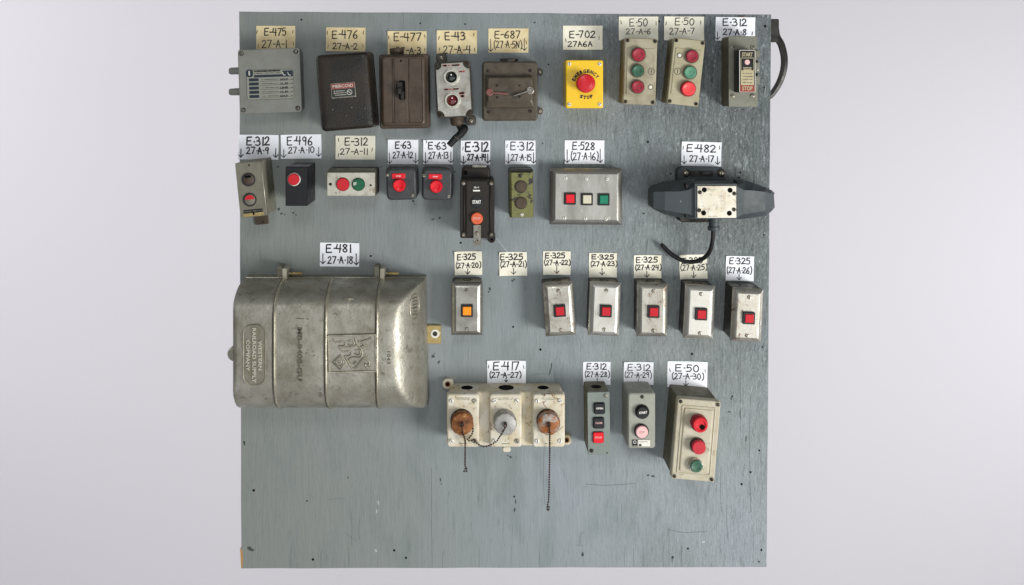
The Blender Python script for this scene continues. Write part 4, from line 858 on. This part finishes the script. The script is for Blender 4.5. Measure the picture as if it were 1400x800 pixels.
# ---------------------------------------------------------------- big cast casing
d = Dev('cast_casing', 'large half-round cast metal casing with banding, WRRS emblem and oval maker badge', 'signal housing', 458, 465, 0, 0)
X0, Y0 = d.bx, d.by
def LV(X, Y): return (VX-X-X0, Y0-(VY+Y))       # X: distance left of the axis, Y: distance below it
PVt = [(266, 22), (266.8, 36), (269, 50), (273, 62), (279, 73), (286, 80.5), (295, 84.5), (310, 86), (345, 87), (375, 86.5), (392, 84.5), (405, 80), (415, 73), (423, 64), (429, 53), (433, 42), (435, 28)]
def lerp(T, x):
    if x <= T[0][0]: return T[0][1]
    for (a, b), (c, e) in zip(T, T[1:]):
        if x <= c: return b+(e-b)*(x-a)/(c-a)
    return T[-1][1]
PE = [(0, 18), (1, 27), (3, 36), (7, 47), (12, 57), (18, 66.5), (24, 74.5), (31, 81.5), (38, 86), (46, 88.5), (400, 90)]
PL = [(0, 82), (2, 85.5), (5, 92), (400, 95)]
def hgt(X, Y):
    a = lerp(PVt, Y); b = lerp(PE, X-(67-(Y-266)*.022)); c = lerp(PL, 310.5-X); k = 1.6
    m = min(a, b); dd = abs(a-b)
    if dd < k: m -= (k-dd)**2/(4*k)
    return min(m, c)+.25*mnoise.noise(Vector((X*.05, Y*.05, 1)))
Ys = [266+.0, 266.2, 266.8, 267.6, 269, 271, 273, 276, 279, 282, 286, 290, 295]+[295+(392-295)*k/22 for k in range(1, 23)]+[397, 401, 405, 410, 415, 419, 423, 426, 429, 431, 433, 434.2, 435]
Xt = [0, .5, 1, 2, 3, 5, 7, 9.5, 12, 15, 18, 21, 24, 27, 31, 35, 40]+[40+k*7.1 for k in range(1, 28)]+[236, 239, 241.5, 243]
ns = len(Xt); mb = MB()
for Y in Ys:
    r0 = 67-(Y-266)*.022
    for t in Xt:
        X = r0+(310.5-r0)*t/243; u, v = LV(X, Y); mb.v.append((u, v, hgt(X, Y)))
for j in range(len(Ys)-1):
    for i in range(ns-1): k = j*ns+i; mb.f.append((k, k+1, k+ns+1, k+ns))
ring = [i for i in range(ns)]+[j*ns+ns-1 for j in range(1, len(Ys))]+[(len(Ys)-1)*ns+i for i in range(ns-2, -1, -1)]+[j*ns for j in range(len(Ys)-2, 0, -1)]
b0 = len(mb.v)
for k in ring: mb.v.append((mb.v[k][0], mb.v[k][1], 0))
for i in range(len(ring)): j = (i+1) % len(ring); mb.f.append((ring[i], ring[j], b0+j, b0+i))
case = d.part('shell', mb, 'cast_aluminium', smooth=50)
# crease line at the right shoulder
def surf(X, Y, up=0): u, v = LV(X, Y); return (u, v, hgt(X, Y)+up)
for X in (256.5, 190.7, 125.4):
    yy = [266.5, 267.5, 269, 271, 274, 278, 283, 289, 297]+[297+(392-297)*k/14 for k in range(1, 15)]+[400, 408, 415, 421, 426, 430, 433, 434.6]
    d.part('band_shade', MB().tube([surf(X+2.2, Y, -.1) for Y in yy], 1.0, 5), 'cast_groove_shade', parent=case)  # dark line left of each band: its shadow put into the colour
    d.part('band', MB().tube([(LV(X, 266)[0], LV(X, 265.6)[1], 24)]+[surf(X, Y, .5) for Y in yy], 1.9, 8), 'cast_ridge', parent=case)
d.part('lip', MB().tube([(LV(309, 0)[0], LV(0, 266.4)[1], 18), (LV(67, 0)[0], LV(0, 266.4)[1], 18)], 1.6, 6), 'cast_ridge', parent=case)
# dent at the top
u, v = LV(162, 283); d.part('raised_dot', MB().tube([surf(169, 281.5, 0), surf(163, 281.5, .5), surf(157, 281.5, 0)], [1, 2.6, 1], 8), 'cast_ridge', parent=case)
# latches
for X in (256.5, 125.8):
    u = LV(X, 0)[0]; v = LV(0, 266)[1]
    q = MB(); q.rr(u+1.4, v+4.5, 7.5, 22, 2.6, [(8, 0), (27, 0), (29, 1)]); lt_ = d.part('latch', q, 'cast_ridge')
    d.part('clamp_plate', MB().rr(u-7, v+8, 7.5, 15, 1.4, [(0, 0), (18, 0), (19, .6)]), 'cast_dirty', parent=lt_)
    d.part('bolt', MB().tube([(u+2, v+5, 14), (u+22, v+4.6, 14)], 2.0, 8), 'brass_tab', parent=lt_)
    d.part('nut', MB().lathe(0, v+5.2, [(3.6, u+4), (3.6, u+7)], 6, 'u', 14), 'strap_steel', parent=lt_)
# tab right, nub left
a = d.P(594, 457.2, 3); tb = d.part('mounting_tab', MB().rr(a[0]-3, a[1], 24, 25, 1, [(0, 0), (3.4, 0), (4, .4)]), 'brass_tab')
a = d.P(595, 456.3, 4); d.part('washer', MB().lathe(a[0], a[1], [(6, 3.9), (5.9, 4.6), (3.4, 4.7)], 20), 'screw_white', parent=tb); d.screw_l(a[0], a[1], 4.6, 3.2, 'screw_dark', parent=tb)
a = d.P(320, 484, 78); d.part('side_lug', MB().lathe(a[0]+1, a[1], [(9.6, 68), (9.6, 78), (8, 80), (.01, 80.3)], 20), 'cast_aluminium')
# emblem
def E(x, y, k=0): p = d.P(395+x/8, 430+y/8, 88.5); return (p[0], p[1], 88.5+k)
ctr = E(690, 430); em = d.part('emblem_plate', MB().rr(ctr[0], ctr[1], 65*.932, 52*.932, 1.5, [(84, 0), (87.6, 0), (88, .5)]), 'cast_aluminium')
fr = MB()
for a, b in (((430, 235), (950, 222)), ((950, 222), (955, 610)), ((955, 618), (445, 635)), ((445, 635), (425, 235))):
    fr.tube([E(*a, -.4), E((a[0]+b[0])/2, (a[1]+b[1])/2, -.2), E(*b, -.4)], 1.25, 6)
d.part('frame', fr, 'cast_ridge', parent=em)
lg = MB()
strokes = [[(490, 265), (520, 300), (590, 295), (620, 310), (605, 340), (545, 345)], [(545, 345), (590, 405), (660, 402), (690, 425), (660, 450), (610, 452)], [(610, 452), (645, 510), (690, 585), (735, 582)],
           [(735, 582), (800, 492), (835, 480), (880, 520), (870, 550), (835, 540)], [(835, 540), (850, 575), (890, 580)], [(560, 358), (680, 356), (735, 335)], [(650, 290), (690, 285), (715, 315), (690, 342), (650, 325)],
           [(725, 262), (745, 320), (790, 380), (805, 430), (775, 470), (700, 466), (655, 490)], [(735, 390), (775, 395), (785, 425), (755, 445), (725, 425)], [(760, 290), (830, 335), (790, 350), (890, 392)], [(900, 262), (790, 295)], [(840, 340), (900, 350)],
           [(650, 500), (700, 540), (735, 510)], [(560, 445), (632, 520), (562, 602), (480, 522), (560, 445)]]
for i, st in enumerate(strokes):
    pts = [Vector(E(*p, .1)) for p in st]
    if i != 13 and len(pts) > 2: pts = smooth_path(pts, 4)
    lg.tube(pts, .9, 5)
for r in (43, 18):
    lg.tube([E(555+r*math.cos(t*math.pi/9), 520+r*math.sin(t*math.pi/9)) for t in range(19)], .6, 5)
d.part('raised_lettering', lg, 'cast_ridge', parent=em)
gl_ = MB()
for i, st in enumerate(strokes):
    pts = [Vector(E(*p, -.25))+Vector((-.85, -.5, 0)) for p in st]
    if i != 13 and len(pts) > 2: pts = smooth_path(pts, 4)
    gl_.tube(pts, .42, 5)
d.part('dark_line', gl_, 'cast_groove_shade', parent=em)  # darker copy of the strokes, offset down and left
# maker's cartouche
c0 = d.P(347.6, 485.7, 87.5); bp_ = d.part('badge_plate', MB().rr(c0[0], c0[1], 31*.933, 83*.933, 12, [(84, 0), (87, 0), (87.4, .4)], 6), 'cast_dirty')
o_ = rrect(c0[0], c0[1], 30*.933, 82*.933, 12, 6); q = MB(); q.tube([(x, y, 87.5) for x, y in o_+[o_[0]]], .65, 5); d.part('rim', q, 'cast_ridge', parent=bp_)
q = MB(); q.text('WESTERN', c0[0]+7.6, c0[1], 38, 4.4, 87.45, -90, .03, ); q.text('RAILROAD SUPPLY', c0[0], c0[1], 70, 4.8, 87.45, -90, .03); q.text('COMPANY', c0[0]-8, c0[1], 40, 4.6, 87.45, -90, .03)
def emboss(mb, h):
    b = len(mb.v); n = b; vv = [(x, y, w+h) for x, y, w in mb.v]
    from collections import Counter
    ec = Counter()
    for f in mb.f:
        for i in range(len(f)): ec[tuple(sorted((f[i], f[(i+1) % len(f)])))] += 1
    top = [tuple(i for i in f) for f in mb.f]; lo = mb.v[:]; mb.v = vv+[(x, y, w-.1) for x, y, w in lo]
    mb.f = top+[(a, c, c+n, a+n) for (a, c), k in ec.items() if k == 1]; return mb
d.part('raised_lettering', emboss(q, .9), 'bare_edge', parent=bp_, smooth=0)
q = MB(); a = d.P(410, 485, 87.5); q.text('MB-8408-GU', a[0], a[1], 68, 6.4, 86.95, -90, .02); d.part('raised_lettering', emboss(q, .7), 'cast_groove_shade', parent=case, smooth=0)
q = MB(); a = d.P(531.5, 498, 87.5); q.text('1043', a[0], a[1]+8, 16, 4.5, 86.9, -90, .0); d.part('raised_lettering', emboss(q, .35), 'cast_groove_shade', parent=case, smooth=0)
# oval badge on the sloping end
cx_, cy_ = 81, 300; q = MB(); ov = []
for t in range(25):
    an = 2*math.pi*t/24; X = 79.5-5.4*math.cos(an); Y = 291+16.5*math.sin(an)+4; ov.append(surf(X, Y, .25))
# project the badge onto the end face along the slope
q.tube(ov, 1, 5); bd_ = d.part('oval_badge', q, 'cast_ridge', parent=case)
q = MB()
for k in range(6):
    Y = 284.5+k*4.2; q.tube([surf(77, Y, .2), surf(79.5, Y+random.uniform(-1, 1), .4), surf(81.8, Y+random.uniform(-1, 1), .2)], random.uniform(.6, 1), 5)
d.part('raised_lettering', q, 'cast_groove_shade', parent=case)
# casting pits and nicks
pit = MB().lathe(0, 0, [(1, 0), (.8, .15), (.01, .16)], 7).mesh('casting_pit', 'dark_scuff')
for _ in range(46):
    X = random.uniform(105, 304); Y = random.uniform(290, 418); p = surf(X, Y, .05)
    if abs(X-164) < 40 and 315 < Y < 380: continue
    d.put('casting_pit', pit, p[0], p[1], p[2], random.uniform(.4, 1.2), random.uniform(0, 3), parent=case)
for (x, y, w_, a_) in ((331, 545, 5, 0), (341, 545, 5, 10), (362, 548, 4, -30), (390, 400, 8, 15), (411, 435, 12, 5), (421, 436, 4, 0), (430, 485, 3, 0), (438, 538, 3, -40), (320, 426, 3, 60), (383, 546, 5, 30)):
    u, v = d.P(x, y, 84); X = VX-(u+X0); Y = Y0-v-VY; pts = [surf(X-w_/2*math.cos(math.radians(a_))*s_, Y+w_/2*math.sin(math.radians(a_))*s_+random.uniform(-.5, .5), .1) for s_ in (-1, -.4, .3, 1)]
    d.part('nick', MB().tube(pts, [.2, .7, .5, .2], 5), 'cast_groove_shade', parent=case)

# ---------------------------------------------------------------- single button plates
def gang(cx, cy, W, H, dep, rot, bx_, by_, m, cap, sc, lab):
    d = Dev('single_button_plate', lab, 'button plate', cx, cy, dep, rot, 'single button steel plates'); W *= d.f; H *= d.f
    bb = d.part('back_box', MB().rr(0, .4, W-2.4, H-2.2, 1.5, [(0, 0), (dep-6, 0)]), 'back_box')
    d.part('knockout', MB().lathe(0, H/2-.7, [(6.2, -.4), (6, .25), (5, .25), (4.8, -.1), (.01, -.1)], 18, 'v', dep*.42), 'dark_hole', parent=bb)
    d.part('face_plate', MB().rr(0, 0, W, H, 1.2, [(dep-7, 0), (dep-5.6, 0), (dep-4.6, .5), (dep-.8, 4.6), (dep, 6.6)]), m)
    square_button(d, bx_, by_, dep, cap, 5)
    for x, y in sc: d.screw(x, y, dep, 2.6, 'screw_steel')
gang(638.4, 422.8, 43, 73.4, 34, 0, 638.2, 425.6, 'stainless_dim_reflection', 'amber_lens', ((638, 396.8), (638.2, 450)), 'steel button plate with an amber square button')
gang(765, 423.5, 42, 73.6, 34, 3.9, 765.4, 425.8, 'stainless_worn', 'red_lens', ((763, 397.5), (766.8, 451)), 'steel plate with red square button, first right of the empty spot, leaning left')
gang(827, 423.6, 43, 73.6, 34, -2.2, 828.6, 426.2, 'stainless_bright_reflection', 'red_lens', ((829, 397.2), (826, 450.6)), 'steel plate with red button, second in the row, hanging below card 27-A-23')
gang(892.5, 424.8, 42.6, 73.4, 35, -.6, 894, 427, 'stainless_worn', 'red_lens', ((893.4, 398.2), (893.2, 452)), 'nearly upright steel plate with red button, middle of the five, below card 27-A-24')
gang(957, 427.8, 41.6, 73.6, 38, -2.6, 959.3, 430.4, 'stainless_bright_reflection', 'red_lens', ((958.5, 402), (957, 455.6)), 'brightest clean steel plate with red button, fourth of the five, under the cable loop')
gang(1022.6, 432, 42.5, 73.4, 46, -2.6, 1024.6, 435.8, 'stainless_worn', 'red_lens', ((1024.4, 406.4), (1021.2, 458.8)), 'deepest steel plate with red button, at the right edge of the board')

# ---------------------------------------------------------------- row four: white casting
d = Dev('socket_casting', 'long chipped white cast box with three capped sockets on bead chains', 'junction box', 691.5, 575.5, 42, 0)
a0 = d.P(611.5, 528, 38); a1 = d.P(772, 612, 38); cx_, cy_ = (a0[0]+a1[0])/2, (a0[1]+a1[1])/2; W = a1[0]-a0[0]
a2 = d.P(0, 524, 0)[1]
body = MB(); bl = d.P(0, 611.5, 38)[1]; hh = a2-bl; body.rr(cx_, (a2+bl)/2, W-3, hh, 5, [(0, 0), (31, 0), (33.4, .8), (34.6, 2.5)]); bo_ = d.part('body', body, 'white_cast')
tu = d.P(620, 530, 20)[0]; tv = d.P(760, 530, 20)[0]
for (x, r) in ((638.5, 6.8), (692, 9.2), (742.5, 6.4)):
    a = d.P(x, 529, 20); d.part('conduit_opening', MB().lathe(a[0], a2-.1, [(r+1.2, -.6), (r+1.1, .5), (r, .6), (r-.4, .2), (.01, .2)], 22, 'v', 19), 'dark_hole', parent=bo_)
for (x, y) in ((612.6, 525), (775, 601.5)):
    a = d.P(x, y, 8); lg = d.part('mounting_lug', MB().rr(a[0], a[1], 15 if x < 700 else 13, 14, 6, [(0, 0), (8, 0), (9, .8)]), 'white_cast'); d.part('rust_ring', MB().lathe(a[0]-.5, a[1], [(4, 8.9), (3.8, 9.4), (2.6, 9.4)], 14), 'rust', parent=lg); d.part('hole', MB().lathe(a[0]-.5, a[1], [(2.5, 9), (2.4, 9.6), (.01, 9.5)], 14), 'dark_hole', parent=lg)
a = d.P(692.5, 615.5, 34); d.part('drain_nub', MB().rr(a[0], a[1]+1, 10.5, 7, 2.6, [(26, 0), (34, 0), (35, .8)]), 'white_cast')
q = MB()
for k in range(4): a = d.P(719, 560+k*11, 34); q.tube([(a[0]-2+random.uniform(-1, 1), a[1]+4, 34.8), (a[0]+random.uniform(-1, 2), a[1], 35), (a[0]+random.uniform(-2, 1), a[1]-4, 34.8)], .6, 5)
d.part('raised_lettering', q, 'white_cast', parent=bo_)
caps = []
for (x, y, m, cxp) in ((633, 575.4, 'rust', 631.6), (691.2, 575.4, 'silver_worn', 691), (750.2, 575.4, 'rust_silver', 750.6)):
    a = d.P(x, y, 46); cv = d.part('cover_plate', MB().rr(a[0], a[1], 44.6*.965, 73*.965, 4, [(34, -.3), (43, 0), (44.6, .5), (45.6, 1.3), (46, 2.4)]), 'white_cast')
    for sx in (-1, 1):
        for sy in (-1, 1): d.screw_l(a[0]+sx*15, a[1]+sy*26.4, 46, 3.1, 'screw_white' if random.random() < .7 else 'screw_steel', parent=cv)
    q = MB(); fakeprint(q, a[0]-10, a[0]+10, a[1]+30, 1.2, 46); fakeprint(q, a[0]-9, a[0]+9, a[1]+28, 1.0, 46); fakeprint(q, a[0]-5, a[0]+5, a[1]-30, 1.4, 46); d.part('raised_lettering', q, 'beige_light', parent=cv, smooth=0, recalc=False)
    b = d.P(cxp, 581, 62); e = d.P(cxp-.6, 580, 50)
    cp_ = d.part('collar', MB().lathe(b[0]-.6, b[1]+.6, [(15, 45.6), (15, 49), (13.6, 50)], 28), 'dark_iron' if m != 'silver_worn' else 'silver_worn')
    kn = []; pr = [(14.2, 48), (14.6, 50), (14.6, 58), (13.4, 60.5), (11, 61.4), (4.2, 61.6), (3.6, 63), (.01, 63.2)]; L = []
    for r, z in pr:
        l = []
        for i in range(48):
            k_ = 1+(.035 if (i//2) % 2 and 49 < z < 61 else 0); l.append((b[0]+r*k_*math.cos(2*math.pi*i/48), b[1]+r*k_*math.sin(2*math.pi*i/48), z))
        L.append(l)
    cap_ = d.part('socket_cap', MB().loops(L), m)
    ri = d.P(cxp, 580.5, 66); d.part('chain_ring', MB().tube([(ri[0]+1.9*math.cos(t*math.pi/6), ri[1]-1.2+2.3*math.sin(t*math.pi/6), 65.2) for t in range(13)], .7, 5), 'chain_iron', parent=cap_)
    d.part('eyelet', MB().lathe(ri[0], ri[1]+.4, [(1.9, 62), (1.8, 65), (.9, 65.6)], 12), 'chain_iron', parent=cap_)
def chain(pts, r=1.4, step=3.5):
    P = smooth_path([d.P3(*p) for p in pts], 14); mb = MB(); acc = 0; mb.ball(P[0], r)
    for a, b in zip(P, P[1:]):
        l = (b-a).length; t = 0
        while acc+(l-t) >= step: t += step-acc; acc = 0; mb.ball(a.lerp(b, t/l), r)
        acc += l-t
    mb.tube(P, .3, 4); return mb
d.part('bead_chain', chain([(631.5, 583, 66), (632.5, 592, 64), (635.5, 600, 58), (636, 608, 52), (636, 622, 45), (635.8, 634, 40), (636.5, 640, 38), (634.6, 644.5, 38), (638, 644, 38), (637.5, 639, 38)]), 'chain_iron')
d.part('bead_chain', chain([(646, 579, 58), (646.5, 590, 58), (643, 597, 56), (639, 601, 55), (643, 603, 54), (648, 601, 54), (652, 606, 52), (660, 610.5, 52), (668, 609.5, 52), (678, 604, 54), (684, 596, 58), (689, 588, 64), (691, 584, 66)]), 'chain_iron')
d.part('bead_chain', chain([(751, 583, 66), (751.5, 592, 62), (751.5, 606, 54), (751.5, 625, 46), (751, 650, 42), (750.6, 672, 40), (749.6, 686, 38), (748, 695, 37), (750, 698, 37), (750.5, 692, 37)]), 'chain_iron')

# sage three-button station
d = Dev('three_button_station', 'narrow sage green box with two black square buttons above a red one', 'push button station', 818.7, 579, 46, .8)
W, H = 30.5*d.f, 85.5*d.f
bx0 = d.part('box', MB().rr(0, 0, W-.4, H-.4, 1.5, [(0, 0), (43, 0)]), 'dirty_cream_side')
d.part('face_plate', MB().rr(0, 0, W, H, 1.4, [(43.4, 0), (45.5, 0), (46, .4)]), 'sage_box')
d.part('conduit_opening', MB().lathe(0, H/2-.2, [(7, -.4), (6.8, .3), (5.8, .3), (.01, .1)], 20, 'v', 23), 'dark_hole', parent=bx0)
for (x, y, m, t, tm) in ((819.8, 559, 'black_plastic', 'OPEN', 'print_white'), (818.8, 578.9, 'black_plastic', 'CLOSE', 'pink_cap'), (818.2, 598.8, 'red_bright', 'STOP', 'pink_cap')):
    a = d.P(x, y, 49); bz = d.part('bezel', MB().rr(a[0], a[1], 15, 15.4, 2.6, [(45.8, 0), (46.8, 0), (47, .3)]), 'rim_dark' if m != 'black_plastic' else 'black_plastic')
    b_ = d.part('push_button', MB().rr(a[0], a[1], 13.6, 13.8, 2.2, [(46, 0), (48.4, 0), (49, .7)]), m)
    d.part('lettering', MB().text(t, a[0], a[1]+.5, 9, 2.4, 49, 0, .02), tm, parent=b_, smooth=0, recalc=False)
d.screw(828.2, 540.8, 46, 2.6, 'screw_steel'); d.screw(808.8, 616.2, 46, 2.6, 'screw_dark'); a = d.P(829.8, 619.3); d.part('hole', MB().lathe(a[0], a[1], [(1, 46), (.9, 46.2), (.01, 46.2)], 10), 'dark_hole')

# stone grey start station
d = Dev('two_button_station', 'stone grey rounded box with black START button and faded pink button', 'push button station', 877.2, 575.4, 47, 0)
W, H = 38.4*d.f, 76.5*d.f
bx0 = d.part('box', MB().rr(0, 0, W, H, 4, [(0, 0), (43, 0), (45.6, .6), (47, 2.2)]), 'stone_box')
d.part('knockout', MB().lathe(0, H/2, [(8.4, -.3), (8.3, .35), (7.4, .4), (7.2, .05), (5, .05), (4.8, .3), (.01, .3)], 24, 'v', 23), 'stone_box', parent=bx0)
b_ = d.button(878.8, 564.6, 8.3, 6, 'black_plastic', ring='black_plastic', ring_r=1.16, ring_h=3); a = d.P(879.3, 564.2, 53); d.part('lettering', MB().text('START', a[0], a[1], 10.4, 3, 53, 6, .03), 'print_white', parent=b_, smooth=0, recalc=False)
b_ = d.button(877.8, 591.2, 8.4, 6, 'pink_cap', ring='black_plastic', ring_r=1.18, ring_h=3.4); a = d.P(877.6, 591.2, 53); d.part('lettering', MB().text('STP', a[0], a[1], 6.4, 3, 53, 0, .0), 'red_dull', parent=b_, smooth=0, recalc=False)
d.screw(878, 542.6, 47, 2.4, 'screw_dark')
a = d.P(876.8, 605.8); np_ = d.part('nameplate', MB().rr(a[0], a[1], 25, 9.6, .4, [(47, 0), (47.4, 0)]), 'strap_steel'); d.part('dark_field', MB().rr(a[0]-8.8, a[1]+.6, 6.8, 7.6, .3, [(47.3, 0), (47.6, 0)]), 'black_plastic', parent=np_)
d.part('white_field', MB().rr(a[0]+3.8, a[1], 16, 8.4, .3, [(47.3, 0), (47.6, 0)]), 'screw_white', parent=np_)
q = MB(); c_ = circ(a[0]-8.8, a[1]+1.5, 1.8, 12); q.ribbon(c_+[c_[0]], .5, 47.6); d.part('logo', q, 'print_white', parent=np_, smooth=0, recalc=False)
q = MB(); fakeprint(q, a[0]-3, a[0]+8, a[1]+1.8, .7, 47.6); q.rr(a[0]-1.6, a[1]-2.4, 3.8, 3, .8, [(47.5, 0), (47.7, 0)]); d.part('small_print', q, 'print_dark', parent=np_, smooth=0)

# deep cream box
d = Dev('three_button_station', 'large deep dirty cream box with two red buttons above a green one', 'push button station', 951.7, 602, 62, -4.8)
W, H = 59.6*d.f, 111*d.f
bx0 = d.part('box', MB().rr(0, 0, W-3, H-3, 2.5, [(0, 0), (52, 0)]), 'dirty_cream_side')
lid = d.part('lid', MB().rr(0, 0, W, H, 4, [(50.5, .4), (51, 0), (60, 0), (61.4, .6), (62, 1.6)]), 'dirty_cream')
d.part('recess_step', MB().loops([[(x, y, z) for x, y in rrect(0, 0, W-2*i, H-2*i-4, 2, 3)] for z, i in ((61.9, 6), (63, 6.4), (63.2, 7.2), (62.3, 8), (62.3, 9.4), (63.6, 10), (64, 11))]), 'dirty_cream', parent=lid)
for sx in (-1, 1):
    for sy in (-1, 1): d.part('screw_socket', MB().lathe(sx*(W/2-4), sy*(H/2-4), [(3.6, 61.8), (3.5, 62.5), (2.8, 62.6), (2.6, 62.2)], 16), 'dirty_cream', parent=lid); d.screw_l(sx*(W/2-4), sy*(H/2-4), 62.4, 2.4, 'screw_dark')
rb = d.button(957.8, 581.8, 10.2, 13, 'red_plastic', 64, 'red_dull', 1.12, 8, concave=1.4)
a = d.P(960.3, 584.4, 76.5); d.part('key_socket', MB().lathe(a[0], a[1], [(3.2, 75), (3.1, 76.3), (.01, 76.2)], 14), 'dark_hole', parent=rb)
d.button(955.9, 612.6, 9.4, 11, 'red_mid', 64, 'dark_iron', 1.1, 5)
d.button(952.3, 638.2, 8.2, 8, 'green_dull', 64, 'chrome_ring', 1.16, 6, concave=.5)
print('objects', len(bpy.data.objects), 'tris', sum(sum(len(p.vertices)-2 for p in o.data.polygons) for o in bpy.data.objects if o.type == 'MESH'))
